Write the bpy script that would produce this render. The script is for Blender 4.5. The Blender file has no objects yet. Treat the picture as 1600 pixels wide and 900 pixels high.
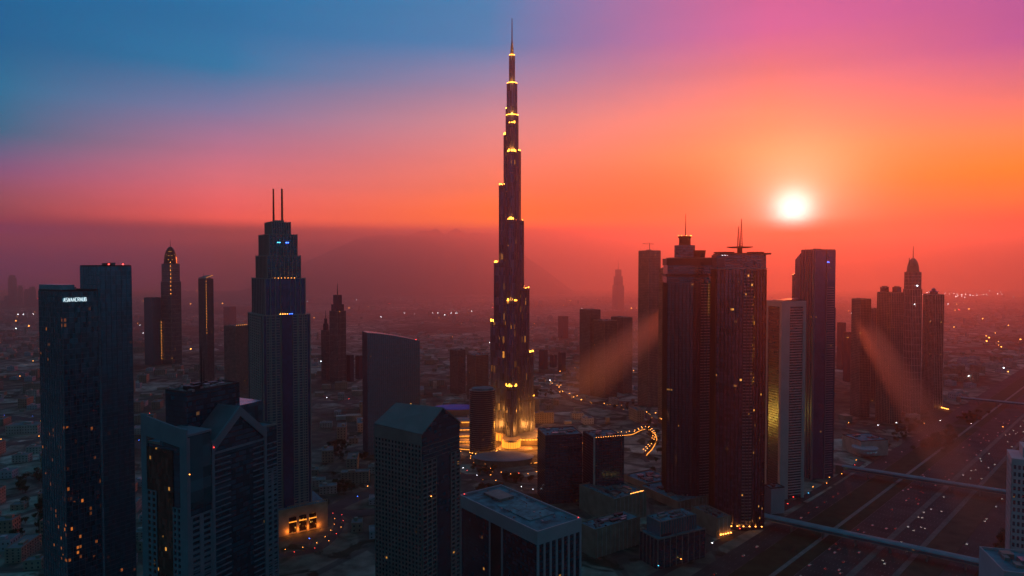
import bpy, bmesh, math, random
from mathutils import Vector, Matrix
R = math.radians
random.seed(7)
sc = bpy.context.scene
COL = sc.collection

# ------------------------------------------------------------------ camera
CAM_Z = 345.0
FPX = 1067.0                      # focal length in photo pixels (1600 wide)
PITCH = math.atan(32.0 / FPX)
camd = bpy.data.cameras.new("camera"); cam = bpy.data.objects.new("camera", camd)
COL.objects.link(cam); sc.camera = cam
cam.location = (0, 0, CAM_Z); cam.rotation_euler = (math.pi / 2 - PITCH, 0, 0)
camd.sensor_width = 36; camd.lens = 36 * FPX / 1600
camd.clip_start = 1; camd.clip_end = 60000

# ------------------------------------------------------------------ sun direction
SUN_AZ = math.atan((1238 - 800) / FPX)
SUN_EL = R(4.25)
SDIR = Vector((math.sin(SUN_AZ) * math.cos(SUN_EL), math.cos(SUN_AZ) * math.cos(SUN_EL), math.sin(SUN_EL)))

# ------------------------------------------------------------------ world: dawn sky
w = bpy.data.worlds.new("World"); sc.world = w; w.use_nodes = True
nt = w.node_tree; nt.nodes.clear()
def N(t, **k):
    n = nt.nodes.new(t)
    for a, b in k.items(): setattr(n, a, b)
    return n
def L(a, b): nt.links.new(a, b)
def val(node, *ins):
    for i, x in enumerate(ins):
        if x is None: continue
        if isinstance(x, (int, float)): node.inputs[i].default_value = x
        else: L(x, node.inputs[i])
    return node.outputs[0]
def M(op, *ins, clamp=False):
    return val(N('ShaderNodeMath', operation=op, use_clamp=clamp), *ins)
def mixc(f, a, b):
    n = N('ShaderNodeMix', data_type='RGBA')
    L(f, n.inputs[0]); L(a, n.inputs[6]); L(b, n.inputs[7]); return n.outputs[2]
tc = N('ShaderNodeTexCoord'); sep = N('ShaderNodeSeparateXYZ'); L(tc.outputs['Generated'], sep.inputs[0])
el = M('ARCSINE', sep.outputs[2])
az = M('ARCTAN2', sep.outputs[0], sep.outputs[1])
# sky colours: columns = compass bearing from the view axis, rows = elevation (degrees)
AZS = [-37, -22.5, -2, 20.5, 36]
ELS = [0.0, 1.5, 2.75, 3.05, 3.7, 4.5, 6.5, 9.0, 12.0, 15.0, 18.0, 22.0]
SKY = [[(0.0, 0.0434, 0.5856), (0.0, 0.0108, 0.5069), (0.0, 0.0104, 0.2616), (0.3169, 0.0303, 0.1319), (0.3596, 0.0827, 0.1311), (0.375, 0.1044, 0.1576), (0.2359, 0.1115, 0.2565), (0.0178, 0.148, 0.2699), (0.0, 0.1731, 0.3428), (0.0, 0.1252, 0.3059), (0.0, 0.1252, 0.3059), (0.0, 0.1252, 0.3059)], [(0.15, 0.03, 0.03), (0.15, 0.03, 0.03), (0.15, 0.03, 0.03), (0.45, 0.06, 0.05), (2.2, 0.2213, 0.132), (1.4939, 0.1922, 0.1675), (0.9185, 0.1988, 0.2338), (0.5155, 0.1786, 0.2825), (0.1976, 0.2031, 0.3838), (0.0, 0.188, 0.3915), (0.0, 0.1641, 0.3808), (0.0, 0.1641, 0.3808)], [(0.15, 0.03, 0.03), (0.15, 0.03, 0.03), (0.15, 0.03, 0.03), (0.45, 0.06, 0.05), (1.715, 0.3294, 0.0), (1.3976, 0.2686, 0.0), (0.9031, 0.2148, 0.1004), (0.842, 0.2232, 0.1806), (0.6579, 0.2662, 0.3004), (0.2938, 0.2428, 0.4034), (0.0185, 0.2162, 0.4582), (0.0185, 0.2162, 0.4582)], [(0.0, 0.0, 0.0), (1.1591, 0.0515, 0.0), (1.5, 0.0, 0.0), (1.5, 0.0, 0.0), (1.5, 0.0, 0.0), (1.3437, 0.0, 0.0), (1.021, 0.0948, 0.0), (0.9589, 0.2234, 0.0626), (0.852, 0.2253, 0.1354), (0.5896, 0.1582, 0.1971), (0.5478, 0.1166, 0.3269), (0.5478, 0.1166, 0.3269)], [(0.0, 0.0, 0.0), (0.0, 0.0, 0.0), (0.225, 0.0, 0.0), (0.7388, 0.0, 0.0), (0.8937, 0.0806, 0.0), (1.0367, 0.1725, 0.0), (1.3812, 0.2263, 0.0), (1.0421, 0.2414, 0.0898), (0.6253, 0.1623, 0.2024), (0.3831, 0.0908, 0.3105), (0.3831, 0.0908, 0.3105), (0.3831, 0.0908, 0.3105)]]
def ramp(colors):
    r = N('ShaderNodeValToRGB'); cr = r.color_ramp
    cr.interpolation = 'B_SPLINE' if False else 'LINEAR'
    pos = [e / 90.0 for e in ELS] + [34 / 90, 55 / 90.0]
    cols = colors + [tuple(c * k for c, k in zip(colors[-1], (.35, .75, .85))), (0.002, 0.16, 0.27)]
    while len(cr.elements) < len(pos): cr.elements.new(0.5)
    for i, (p, c) in enumerate(zip(pos, cols)):
        cr.elements[i].position = p
    for e_, c in zip(cr.elements, cols): e_.color = (*c, 1)
    L(M('DIVIDE', el, R(90), clamp=True), r.inputs[0])
    return r.outputs[0]
cols = [ramp(c) for c in SKY]
out = cols[0]
for i in range(4):
    a0, a1 = R(AZS[i]), R(AZS[i + 1])
    t = M('DIVIDE', M('SUBTRACT', az, a0), a1 - a0, clamp=True)
    out = mixc(t, out, cols[i + 1])
# the side of the sky away from the sun is still night blue
back = N('ShaderNodeRGB'); back.outputs[0].default_value = (0.010, 0.080, 0.125, 1)
fb = M('DIVIDE', M('SUBTRACT', M('ABSOLUTE', M('SUBTRACT', az, R(3))), R(41)), R(20), clamp=True)
out = mixc(fb, out, back.outputs[0])
# below the horizon: dark ground colour
lo = N('ShaderNodeRGB'); lo.outputs[0].default_value = (0.03, 0.018, 0.024, 1)
out = mixc(M('MULTIPLY', el, -20, clamp=True), out, lo.outputs[0])
# sun aureole and disc
dotn = N('ShaderNodeVectorMath', operation='DOT_PRODUCT'); L(tc.outputs['Generated'], dotn.inputs[0]); dotn.inputs[1].default_value = SDIR
ang = M('ARCCOSINE', dotn.outputs['Value'])
def glow(width, k, p=1.0):
    return M('MULTIPLY', M('EXPONENT', M('MULTIPLY', M('POWER', M('DIVIDE', ang, R(width)), p), -1.0)), k)
def addc(a, color, f):
    s = N('ShaderNodeVectorMath', operation='SCALE'); s.inputs[0].default_value = color; L(f, s.inputs[3])
    d = N('ShaderNodeVectorMath', operation='ADD'); L(a, d.inputs[0]); L(s.outputs[0], d.inputs[1]); return d.outputs[0]
up = M('DIVIDE', M('SUBTRACT', el, R(2.6)), R(1.3), clamp=True)     # the haze bank dims the glow's lower edge
for wd, k, p, c in [(1.35, 2.6, 1.9, [0.95, 1, 1]), (3.1, 1.1, 1.3, [1, 0.82, 0.6]), (6, 0.12, 1.2, [1, 0.5, 0.2])]:
    out = addc(out, c, M('MULTIPLY', glow(wd, k, p), up))
# faint uneven dust layers in the air
sm = N('ShaderNodeMapping'); sm.inputs['Scale'].default_value = (1, 1, 7); L(tc.outputs['Generated'], sm.inputs[0])
sn = N('ShaderNodeTexNoise'); sn.inputs['Scale'].default_value = 2.2; sn.inputs['Detail'].default_value = 5; L(sm.outputs[0], sn.inputs['Vector'])
ss = N('ShaderNodeVectorMath', operation='SCALE'); L(out, ss.inputs[0]); L(M('ADD', M('MULTIPLY', sn.outputs[0], .22), .89), ss.inputs[3]); out = ss.outputs[0]
bg = N('ShaderNodeBackground'); L(out, bg.inputs[0]); bg.inputs[1].default_value = 1.0
sky = N('ShaderNodeTexSky', sky_type='NISHITA', sun_disc=False, sun_elevation=SUN_EL, sun_rotation=SUN_AZ)
sky.air_density = 1.5; sky.dust_density = 3.0; sky.ozone_density = 3.0
bg2 = N('ShaderNodeBackground'); L(sky.outputs[0], bg2.inputs[0]); bg2.inputs[1].default_value = 0.003
ad = N('ShaderNodeAddShader'); L(bg.outputs[0], ad.inputs[0]); L(bg2.outputs[0], ad.inputs[1])
wo = N('ShaderNodeOutputWorld'); L(ad.outputs[0], wo.inputs[0])
w.cycles.sampling_method = 'MANUAL'; w.cycles.sample_map_resolution = 1024

# ------------------------------------------------------------------ sun
sl = bpy.data.lights.new("sun", 'SUN'); so = bpy.data.objects.new("sun", sl); COL.objects.link(so)
sl.energy = 3.3; sl.angle = R(0.5); sl.color = (1.0, 0.14, 0.035)
so.rotation_euler = SDIR.to_track_quat('Z', 'Y').to_euler()
so.location = (0, 0, 600)

sc.view_settings.view_transform = 'Standard'; sc.view_settings.look = 'None'
sc.view_settings.exposure = 0.0; sc.view_settings.gamma = 1.0; sc.view_settings.use_curve_mapping = False
cy = sc.cycles if hasattr(sc, 'cycles') else None
sc.render.engine = 'CYCLES'
sc.cycles.max_bounces = 3; sc.cycles.diffuse_bounces = 1; sc.cycles.glossy_bounces = 2
sc.cycles.volume_bounces = 2; sc.cycles.transmission_bounces = 1; sc.cycles.transparent_max_bounces = 8
sc.cycles.use_denoising = True; sc.cycles.denoiser = 'OPENIMAGEDENOISE'
sc.cycles.denoising_input_passes = 'RGB_ALBEDO_NORMAL'
sc.cycles.sample_clamp_indirect = 4.0
sc.cycles.caustics_reflective = False; sc.cycles.caustics_refractive = False

# ------------------------------------------------------------------ haze
def haze_box():
    me = bpy.data.meshes.new("haze"); bm = bmesh.new(); bmesh.ops.create_cube(bm, size=1.0)
    x0, x1, y0, y1, z0, z1 = -12500, 12500, -1200, 10600, -1.0, 850.0
    for v in bm.verts:
        v.co = Vector(((v.co.x + .5) * (x1 - x0) + x0, (v.co.y + .5) * (y1 - y0) + y0, (v.co.z + .5) * (z1 - z0) + z0))
    bm.to_mesh(me); bm.free()
    o = bpy.data.objects.new("haze", me); COL.objects.link(o); o['kind'] = 'stuff'
    m = bpy.data.materials.new("haze_air"); m.use_nodes = True; n = m.node_tree; n.nodes.clear()
    pv = n.nodes.new('ShaderNodeVolumePrincipled'); mo = n.nodes.new('ShaderNodeOutputMaterial')
    pv.inputs['Color'].default_value = (0.93, 0.63, 0.57, 1)
    pv.inputs['Density'].default_value = 6.5e-05
    pv.inputs['Anisotropy'].default_value = 0.74
    n.links.new(pv.outputs[0], mo.inputs['Volume']); me.materials.append(m)
    m.cycles.homogeneous_volume = True
haze_box()
# the low bank of dawn mist on the plain beyond the city
def mist_bank():
    me = bpy.data.meshes.new("haze"); bm = bmesh.new(); bmesh.ops.create_cube(bm, size=1.0)
    x0, x1, y0, y1, z0, z1 = -12300, 12300, 2600, 10500, -0.6, 770.0
    for v in bm.verts:
        v.co = Vector(((v.co.x + .5) * (x1 - x0) + x0, (v.co.y + .5) * (y1 - y0) + y0, (v.co.z + .5) * (z1 - z0) + z0))
    bm.to_mesh(me); bm.free()
    o = bpy.data.objects.new("haze", me); COL.objects.link(o); o['kind'] = 'stuff'
    m = bpy.data.materials.new("mist_bank"); m.use_nodes = True; n = m.node_tree; n.nodes.clear()
    pv = n.nodes.new('ShaderNodeVolumePrincipled'); mo = n.nodes.new('ShaderNodeOutputMaterial')
    pv.inputs['Color'].default_value = (1, .63, .57, 1); pv.inputs["Density"].default_value = 2.4e-4; pv.inputs["Anisotropy"].default_value = .52
    n.links.new(pv.outputs[0], mo.inputs['Volume']); me.materials.append(m)
    m.cycles.homogeneous_volume = True
mist_bank()

# ================================================================== helpers
cP, sP = math.cos(PITCH), math.sin(PITCH)
def ray(px, py):
    x, u = (px - 800) / FPX, (450 - py) / FPX
    return x, cP + u * sP, -sP + u * cP
def at(px, py, Y):                       # point of the photo at depth Y
    x, y, z = ray(px, py); t = Y / y; return Vector((x * t, Y, CAM_Z + z * t))
def gnd(px, py, z=0.0):                  # point of the photo on the ground
    x, y, zz = ray(px, py); t = (z - CAM_Z) / zz; return Vector((x * t, y * t, z))
def zat(px, py, Y): return at(px, py, Y).z

class MB:
    def __init__(s): s.v, s.f = [], []
    def add(s, vs, fs):
        n = len(s.v); s.v += [tuple(v) for v in vs]; s.f += [tuple(i + n for i in f) for f in fs]; return s
    def box(s, x0, x1, y0, y1, z0, z1):
        return s.add([(x0,y0,z0),(x1,y0,z0),(x1,y1,z0),(x0,y1,z0),(x0,y0,z1),(x1,y0,z1),(x1,y1,z1),(x0,y1,z1)],
                     [(0,3,2,1),(4,5,6,7),(0,1,5,4),(1,2,6,5),(2,3,7,6),(3,0,4,7)])
    def cb(s, cx, cy, z0, z1, w, d): return s.box(cx-w/2, cx+w/2, cy-d/2, cy+d/2, z0, z1)
    def prism(s, poly, z0, z1):          # z0/z1 numbers or one per vertex
        n = len(poly); a = z0 if hasattr(z0, '__len__') else [z0]*n; b = z1 if hasattr(z1, '__len__') else [z1]*n
        vs = [(p[0],p[1],a[i]) for i,p in enumerate(poly)] + [(p[0],p[1],b[i]) for i,p in enumerate(poly)]
        return s.add(vs, [tuple(range(n-1,-1,-1)), tuple(range(n,2*n))] + [(i,(i+1)%n,n+(i+1)%n,n+i) for i in range(n)])
    def lathe(s, prof, n=20, cx=0, cy=0, sx=1, sy=1):
        vs = []; fs = []
        for r, z in prof:
            for k in range(n):
                a = 2*math.pi*k/n; vs.append((cx+sx*r*math.cos(a), cy+sy*r*math.sin(a), z))
        for j in range(len(prof)-1):
            for k in range(n): fs.append((j*n+k, j*n+(k+1)%n, (j+1)*n+(k+1)%n, (j+1)*n+k))
        fs.append(tuple(range(n-1,-1,-1))); fs.append(tuple(range((len(prof)-1)*n, len(prof)*n)))
        return s.add(vs, fs)
    def bar(s, p, q, r, n=5, r2=None):
        p, q = Vector(p), Vector(q); r2 = r if r2 is None else r2
        z = (q-p).normalized(); x = z.orthogonal().normalized(); y = z.cross(x)
        vs = [p + (x*math.cos(2*math.pi*k/n) + y*math.sin(2*math.pi*k/n))*r for k in range(n)]
        vs += [q + (x*math.cos(2*math.pi*k/n) + y*math.sin(2*math.pi*k/n))*r2 for k in range(n)]
        return s.add(vs, [tuple(range(n-1,-1,-1)), tuple(range(n,2*n))] + [(k,(k+1)%n,n+(k+1)%n,n+k) for k in range(n)])
    def mesh(s, name, mat):
        me = bpy.data.meshes.new(name); me.from_pydata(s.v, [], s.f); me.update()
        if mat: me.materials.append(mat)
        return me
    def build(s, name, mat, parent=None, **props):
        o = bpy.data.objects.new(name, s.mesh(name, mat)); COL.objects.link(o)
        if parent: o.parent = parent
        for k, v in props.items(): o[k] = v
        return o
def thing(name, label, cat, loc=(0,0,0), rz=0.0, group=None):
    o = bpy.data.objects.new(name, None); COL.objects.link(o); o.empty_display_size = 5
    o.location = loc; o.rotation_euler = (0,0,rz); o['label'] = label; o['category'] = cat
    if group: o['group'] = group
    return o
def dup(root, loc, rz, label=None, group=None, sc_=None):
    r = root.copy(); COL.objects.link(r); r.location = loc; r.rotation_euler = (0,0,rz)
    if sc_: r.scale = sc_
    if label: r['label'] = label
    if group: r['group'] = group
    for ch in list(root.children):
        c = ch.copy(); COL.objects.link(c); c.parent = r
        for g in list(ch.children):
            d = g.copy(); COL.objects.link(d); d.parent = c
    return r

# ================================================================== materials
def newmat(name):
    m = bpy.data.materials.new(name); m.use_nodes = True; t = m.node_tree; return m, t, t.nodes['Principled BSDF']
def tn(t, kind, **k):
    n = t.nodes.new(kind)
    for a, b in k.items(): setattr(n, a, b)
    return n
def tm(t, op, *ins, clamp=False):
    n = t.nodes.new('ShaderNodeMath'); n.operation = op; n.use_clamp = clamp
    for i, x in enumerate(ins):
        if isinstance(x, (int, float)): n.inputs[i].default_value = x
        else: t.links.new(x, n.inputs[i])
    return n.outputs[0]
def plain(name, c, rough=.7, var=.25, scale=.08, metal=0.0, ior=1.45, bump=0.0):
    m, t, b = newmat(name); b.inputs['Roughness'].default_value = rough; b.inputs['Metallic'].default_value = metal; b.inputs['IOR'].default_value = ior
    co = tn(t, 'ShaderNodeTexCoord'); no = tn(t, 'ShaderNodeTexNoise'); no.inputs['Scale'].default_value = scale; no.inputs['Detail'].default_value = 6
    t.links.new(co.outputs['Object'], no.inputs['Vector'])
    r = tn(t, 'ShaderNodeValToRGB'); r.color_ramp.elements[0].position = .3; r.color_ramp.elements[1].position = .7
    r.color_ramp.elements[0].color = (*[x*(1-var) for x in c], 1); r.color_ramp.elements[1].color = (*[min(x*(1+var), .9) for x in c], 1)
    t.links.new(no.outputs[0], r.inputs[0]); t.links.new(r.outputs[0], b.inputs['Base Color'])
    return m
def emis(name, c, s, sample=False):
    m, t, b = newmat(name); b.inputs['Base Color'].default_value = (*[x*.3 for x in c], 1)
    b.inputs['Emission Color'].default_value = (*c, 1); b.inputs['Emission Strength'].default_value = s
    m.cycles.emission_sampling = 'AUTO' if sample else 'NONE'
    return m
WARM = (1.0, .42, .07); AMBER = (1.0, .55, .12); WHITE = (.9, .95, 1.0); BLUE = (.08, .18, 1.0); REDC = (1.0, .05, .04); CYAN = (.1, .75, 1.0)
def glass(name, base=(.02,.035,.05), cell=(3.0, 3.6), lit=.01, lcol=WARM, ls=1.2, rough=.16, ior=1.7, clump=60., var=.5, band=0.0, bandcol=(.1,.1,.11), bandw=.25, metal=.65):
    """Curtain wall: panes that differ a little in tint and gloss, a spandrel line per storey, and a few glowing cells: lit rooms, and painted sun glints in one glass."""
    m, t, b = newmat(name); lk = t.links.new
    co = tn(t, 'ShaderNodeTexCoord'); s = tn(t, 'ShaderNodeSeparateXYZ'); lk(co.outputs['Object'], s.inputs[0])
    h = tm(t, 'ADD', s.outputs[0], tm(t, 'MULTIPLY', s.outputs[1], 1.013))
    cx = tm(t, 'DIVIDE', h, cell[0]); cz = tm(t, 'DIVIDE', s.outputs[2], cell[1])
    fx, fz = tm(t, 'FLOOR', cx), tm(t, 'FLOOR', cz)
    cv = tn(t, 'ShaderNodeCombineXYZ'); lk(fx, cv.inputs[0]); lk(fz, cv.inputs[1])
    wn = tn(t, 'ShaderNodeTexWhiteNoise', noise_dimensions='3D'); lk(cv.outputs[0], wn.inputs[0])
    oi = tn(t, 'ShaderNodeObjectInfo'); lk(oi.outputs['Random'], cv.inputs[2])
    no = tn(t, 'ShaderNodeTexNoise'); no.inputs['Scale'].default_value = 1.0 / clump; no.inputs['Detail'].default_value = 3; lk(co.outputs['Object'], no.inputs['Vector'])
    # lit where the room's draw beats a threshold that follows busy and quiet parts of the building
    thr = tm(t, 'MULTIPLY', tm(t, 'POWER', tm(t, 'MULTIPLY', no.outputs[0], 1.75), 5.0), lit)
    on = tm(t, 'LESS_THAN', wn.outputs[0], thr)
    px_, pz_ = tm(t, 'FRACT', cx), tm(t, 'FRACT', cz)
    ins = tm(t, 'MULTIPLY', tm(t, 'MULTIPLY', tm(t, 'GREATER_THAN', px_, .12), tm(t, 'LESS_THAN', px_, .88)), tm(t, 'MULTIPLY', tm(t, 'GREATER_THAN', pz_, bandw + .05), tm(t, 'LESS_THAN', pz_, .92)))
    sc2 = tn(t, 'ShaderNodeSeparateColor'); lk(wn.outputs[1], sc2.inputs[0])
    lk(tm(t, 'MULTIPLY', tm(t, 'MULTIPLY', on, ins), tm(t, 'MULTIPLY', tm(t, 'POWER', sc2.outputs[1], 3.5), ls)), b.inputs['Emission Strength'])
    ec = tn(t, 'ShaderNodeMix', data_type='RGBA'); ec.inputs[6].default_value = (*lcol, 1); ec.inputs[7].default_value = (lcol[0], min(1,lcol[1]*2.1), min(1,lcol[2]*6), 1); lk(tm(t, 'POWER', sc2.outputs[0], 3.0), ec.inputs[0]); lk(ec.outputs[2], b.inputs['Emission Color'])
    # pane tint
    mx = tn(t, 'ShaderNodeMix', data_type='RGBA'); mx.inputs[6].default_value = (*[x*(1-var) for x in base], 1); mx.inputs[7].default_value = (*[x*(1+var) for x in base], 1)
    lk(sc2.outputs[2], mx.inputs[0]); colr = mx.outputs[2]
    if band > 0:
        mb_ = tn(t, 'ShaderNodeMix', data_type='RGBA'); mb_.inputs[7].default_value = (*bandcol, 1); lk(colr, mb_.inputs[6])
        lk(tm(t, 'MULTIPLY', tm(t, 'LESS_THAN', pz_, bandw), band), mb_.inputs[0]); colr = mb_.outputs[2]
    lk(colr, b.inputs['Base Color'])
    lk(tm(t, 'ADD', tm(t, 'MULTIPLY', sc2.outputs[0], .06), rough), b.inputs['Roughness'])
    b.inputs['IOR'].default_value = ior; b.inputs['Metallic'].default_value = metal
    # each pane leans a hair differently, so reflections break up
    vs = tn(t, 'ShaderNodeVectorMath', operation='SUBTRACT'); lk(wn.outputs[1], vs.inputs[0]); vs.inputs[1].default_value = (.5,.5,.5)
    v2 = tn(t, 'ShaderNodeVectorMath', operation='SCALE'); lk(vs.outputs[0], v2.inputs[0]); v2.inputs[3].default_value = .02
    ge = tn(t, 'ShaderNodeNewGeometry'); v3 = tn(t, 'ShaderNodeVectorMath', operation='ADD'); lk(ge.outputs['Normal'], v3.inputs[0]); lk(v2.outputs[0], v3.inputs[1])
    v4 = tn(t, 'ShaderNodeVectorMath', operation='NORMALIZE'); lk(v3.outputs[0], v4.inputs[0]); lk(v4.outputs[0], b.inputs['Normal'])
    m.cycles.emission_sampling = 'NONE'
    return m

G_TEAL = glass('teal_glass', (.05,.38,.50), lit=.003, var=.15, ls=.8, ior=2.0)
G_TEALO = glass('teal_glass_glints', (.03,.20,.28), cell=(1.9,3.8), lit=.07, ls=.7, clump=26., var=.4, ior=2.0, lcol=(1,.25,.03))  # orange cells are sun glints on the panes, painted as emission
G_DARK = glass('dark_glass', (.04,.16,.24), lit=.002, ls=.8, var=.3, ior=1.9, band=.6, bandcol=(.03,.05,.07))
G_BLUE = glass('blue_glass', (.02,.14,.30), lit=.006, ls=.9, var=.2)
G_FAR = glass('hazy_tower_glass', (.05,.09,.15), cell=(4,4), lit=.006, var=.1, ls=1.5)
G_BRONZE = glass('bronze_glass', (.15,.18,.26), cell=(3.2,3.7), lit=.006, var=.2, ls=.9, band=.6, bandcol=(.08,.07,.08))
G_RES = glass('residential_glass', (.07,.09,.15), cell=(3.4,3.4), lit=.015, var=.2, ls=1.0, band=.6, bandcol=(.09,.08,.085), bandw=.3)
G_GOLD = glass('gold_lit_glass', (.04,.03,.02), cell=(2.5,3.6), lit=.25, lcol=(1,.4,.05), ls=.8, clump=30.)
STONE = plain('pale_stone', (.42,.38,.36)); WHITEP = plain('white_cladding', (.40,.40,.46), var=.08); CONC = plain('concrete', (.22,.21,.20))
SANDW = plain('sand_render', (.30,.25,.20)); ROOFM = plain('roof_membrane', (.09,.24,.30), .9, .45, .12, ior=1.2); DARKM = plain('dark_metal', (.03,.03,.035), .45)
METAL = plain('steel', (.30,.31,.33), .4, .15, metal=.7); ASPH = plain('asphalt', (.050,.048,.050), .85, .45, .03); GRASS = plain('verge_grass', (.035,.045,.020), .95, .4, .06)
PAVE = plain('paving', (.24,.22,.21), .9, .2, .1); PAINT = plain('road_paint', (.30,.29,.28), .8, .4, .3); BROWN = plain('dry_verge', (.085,.06,.04), .95, .4, .05)
MULL = plain('mullion_grey', (.07,.12,.16), .5)
LEAF = plain('foliage', (.045,.06,.025), .9, .5, .3); BARK = plain('bark', (.10,.07,.05), .9)
E_WARM = emis('warm_lamp', (1,.33,.05), 11); E_AMB = emis('amber_strip', (1,.33,.04), 2.0); E_WHITE = emis('white_lamp', (.9,.95,1), 12); E_BLUE = emis('blue_lamp', (.05,.15,1), 10)
E_RED = emis('red_lamp', (1,.05,.04), 9); E_CYAN = emis('cyan_lamp', (.08,.6,1), 5); E_GOLDSTRIP = emis('gold_strip', (1,.36,.03), 9)
E_HEAD = emis('headlight_glow', (1,.9,.75), 4); E_TAIL = emis('tail_light_glow', (1,.05,.03), 2.5)
E_SIGN = emis('sign_letters', (.75,.93,1), .9); E_MAG = emis('magenta_sign', (1,.12,.55), 2.5)

# ================================================================== setting: ground, hills
def ground():
    mb = MB(); mb.add([(-12200,-1100,0),(12200,-1100,0),(12200,10450,0),(-12200,10450,0)], [(0,1,2,3)])
    m, t, b = newmat('ground_earth'); lk = t.links.new; b.inputs['Roughness'].default_value = .95; b.inputs['Specular IOR Level'].default_value = .1
    co = tn(t, 'ShaderNodeTexCoord')
    mp = tn(t, 'ShaderNodeMapping'); mp.inputs['Rotation'].default_value = (0,0,R(12)); lk(co.outputs['Object'], mp.inputs[0])
    def noise(sc_, det=5, src=mp.outputs[0], rough=.55, dist=0):
        n = tn(t, 'ShaderNodeTexNoise'); n.inputs['Scale'].default_value = sc_; n.inputs['Detail'].default_value = det; n.inputs['Roughness'].default_value = rough; n.inputs['Distortion'].default_value = dist
        lk(src, n.inputs['Vector']); return n.outputs[0]
    def rmp(src, stops):
        r = tn(t, 'ShaderNodeValToRGB'); cr = r.color_ramp
        while len(cr.elements) < len(stops): cr.elements.new(.5)
        for i, (p, c) in enumerate(stops): cr.elements[i].position = p
        for i, (p, c) in enumerate(stops): cr.elements[i].color = (*c, 1) if hasattr(c, '__len__') else (c, c, c, 1)
        lk(src, r.inputs[0]); return r.outputs[0]
    big = rmp(noise(1/900, 6, dist=.6), [(.36, (.05,.055,.035)), (.44, (.15,.125,.10)), (.52, (.34,.30,.26)), (.62, (.44,.38,.33)), (.70, (.18,.15,.12))])
    vo = tn(t, 'ShaderNodeTexVoronoi', feature='F1'); vo.inputs['Scale'].default_value = 1/95; lk(mp.outputs[0], vo.inputs['Vector'])
    plots = rmp(vo.outputs['Color'], [(.0, .35), (.35, .8), (.6, 1.0), (1.0, 1.9)])
    ve = tn(t, 'ShaderNodeTexVoronoi', feature='DISTANCE_TO_EDGE'); ve.inputs['Scale'].default_value = 1/95; lk(mp.outputs[0], ve.inputs['Vector'])
    street = rmp(ve.outputs['Distance'], [(.05, 0.0), (.075, 1.0)])
    fine = rmp(noise(1/28, 4), [(.35, .55), (.65, 1.35)])
    veg = rmp(noise(1/60, 5, dist=1.2), [(.56, 0.0), (.63, 1.0)])
    def mul(a, b2):
        n = tn(t, 'ShaderNodeMix', data_type='RGBA', blend_type='MULTIPLY'); n.inputs[0].default_value = 1; lk(a, n.inputs[6]); lk(b2, n.inputs[7]); return n.outputs[2]
    def mixf(f, a, c):
        n = tn(t, 'ShaderNodeMix', data_type='RGBA'); lk(f, n.inputs[0]); lk(a, n.inputs[6])
        if hasattr(c, '__len__'): n.inputs[7].default_value = (*c, 1)
        else: lk(c, n.inputs[7])
        return n.outputs[2]
    c = mul(mul(big, plots), fine)
    inv = tm(t, 'SUBTRACT', 1.0, street); c = mixf(tm(t, 'MULTIPLY', inv, .75), c, (.07,.065,.065))
    c = mixf(tm(t, 'MULTIPLY', veg, .85), c, (.022,.028,.016))
    lk(c, b.inputs['Base Color'])
    mb.build('ground', m, kind='structure')
ground()

def hills():
    mb = MB(); n = 240; X0, X1 = 180, 1000
    pk = [(560, 369.6, 30), (608, 366.5, 28), (664, 360, 24), (680, 357.5, 14), (712, 357.2, 16), (742, 363.5, 14), (765, 366, 20)]
    rows = []
    for Y, f in ((8800, 0.0), (9400, 1.0), (10300, 0.0)):
        r = []
        for i in range(n + 1):
            px = X0 + (X1 - X0) * i / n
            y = 371.5 + max(0, (px - 775) / 90) ** 1.1 * 60 + max(0, (570 - px) / 120) ** 1.1 * 50
            y -= max((371.5 - top) * math.exp(-(abs(px - c) / wd) ** 1.7) for c, top, wd in pk)
            y += .35 * math.sin(px * .19)
            p = at(px, y, 9400.0)
            r.append((p.x, Y, max(.5, p.z * f )))
        rows.append(r)
    v = [p for r in rows for p in r]; f = []
    for j in range(len(rows) - 1):
        for i in range(n): a = j*(n+1)+i; f.append((a, a+1, a+n+2, a+n+1))
    mb.add(v, f); o = mb.build('hills', plain('rock_hills', (.10,.085,.08), .95, .1, .0006, ior=1.1), kind='structure')
    for p in o.data.polygons: p.use_smooth = True
hills()

# ================================================================== highway
HT = R(44.5); HU = Vector((math.sin(HT), math.cos(HT), 0)); HV = Vector((math.cos(HT), -math.sin(HT), 0))
def uv(u, v, z=0.0): p = HU*u + HV*v; return Vector((p.x, p.y, z))
def strip(name, v0, v1, z, mat, u0=60, u1=8200, kind='structure', step=None):
    mb = MB(); us = [u0, u1]
    mb.add([uv(u0,v0,z), uv(u0,v1,z), uv(u1,v1,z), uv(u1,v0,z)], [(0,1,2,3)])
    return mb.build(name, mat, kind=kind)
strip('verge', -357, -150, .02, GRASS)
strip('service_road', -386, -357.4, .03, ASPH)
strip('footpath', -324, -319, .06, PAVE)
strip('dry_verge', -219, -189, .04, BROWN)
strip('road', -304, -262, .08, ASPH); strip('road', -256, -225, .08, ASPH)
strip('frontage_road', -188, -160, .07, ASPH)
for nm, v0, v1 in (('median_strip', -262, -256), ('median_strip', -225, -219.5)):
    mb = MB()
    a, b_, c, d = uv(60,v0,.14), uv(60,v1,.14), uv(8200,v1,.14), uv(8200,v0,.14)
    mb.add([a,b_,c,d, a-Vector((0,0,.14)), b_-Vector((0,0,.14)), c-Vector((0,0,.14)), d-Vector((0,0,.14))], [(0,1,2,3),(4,5,1,0),(5,6,2,1),(6,7,3,2),(7,4,0,3)])
    mb.build(nm, plain('median_paving', (.17,.155,.145), .9), kind='structure')
mb = MB()
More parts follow.
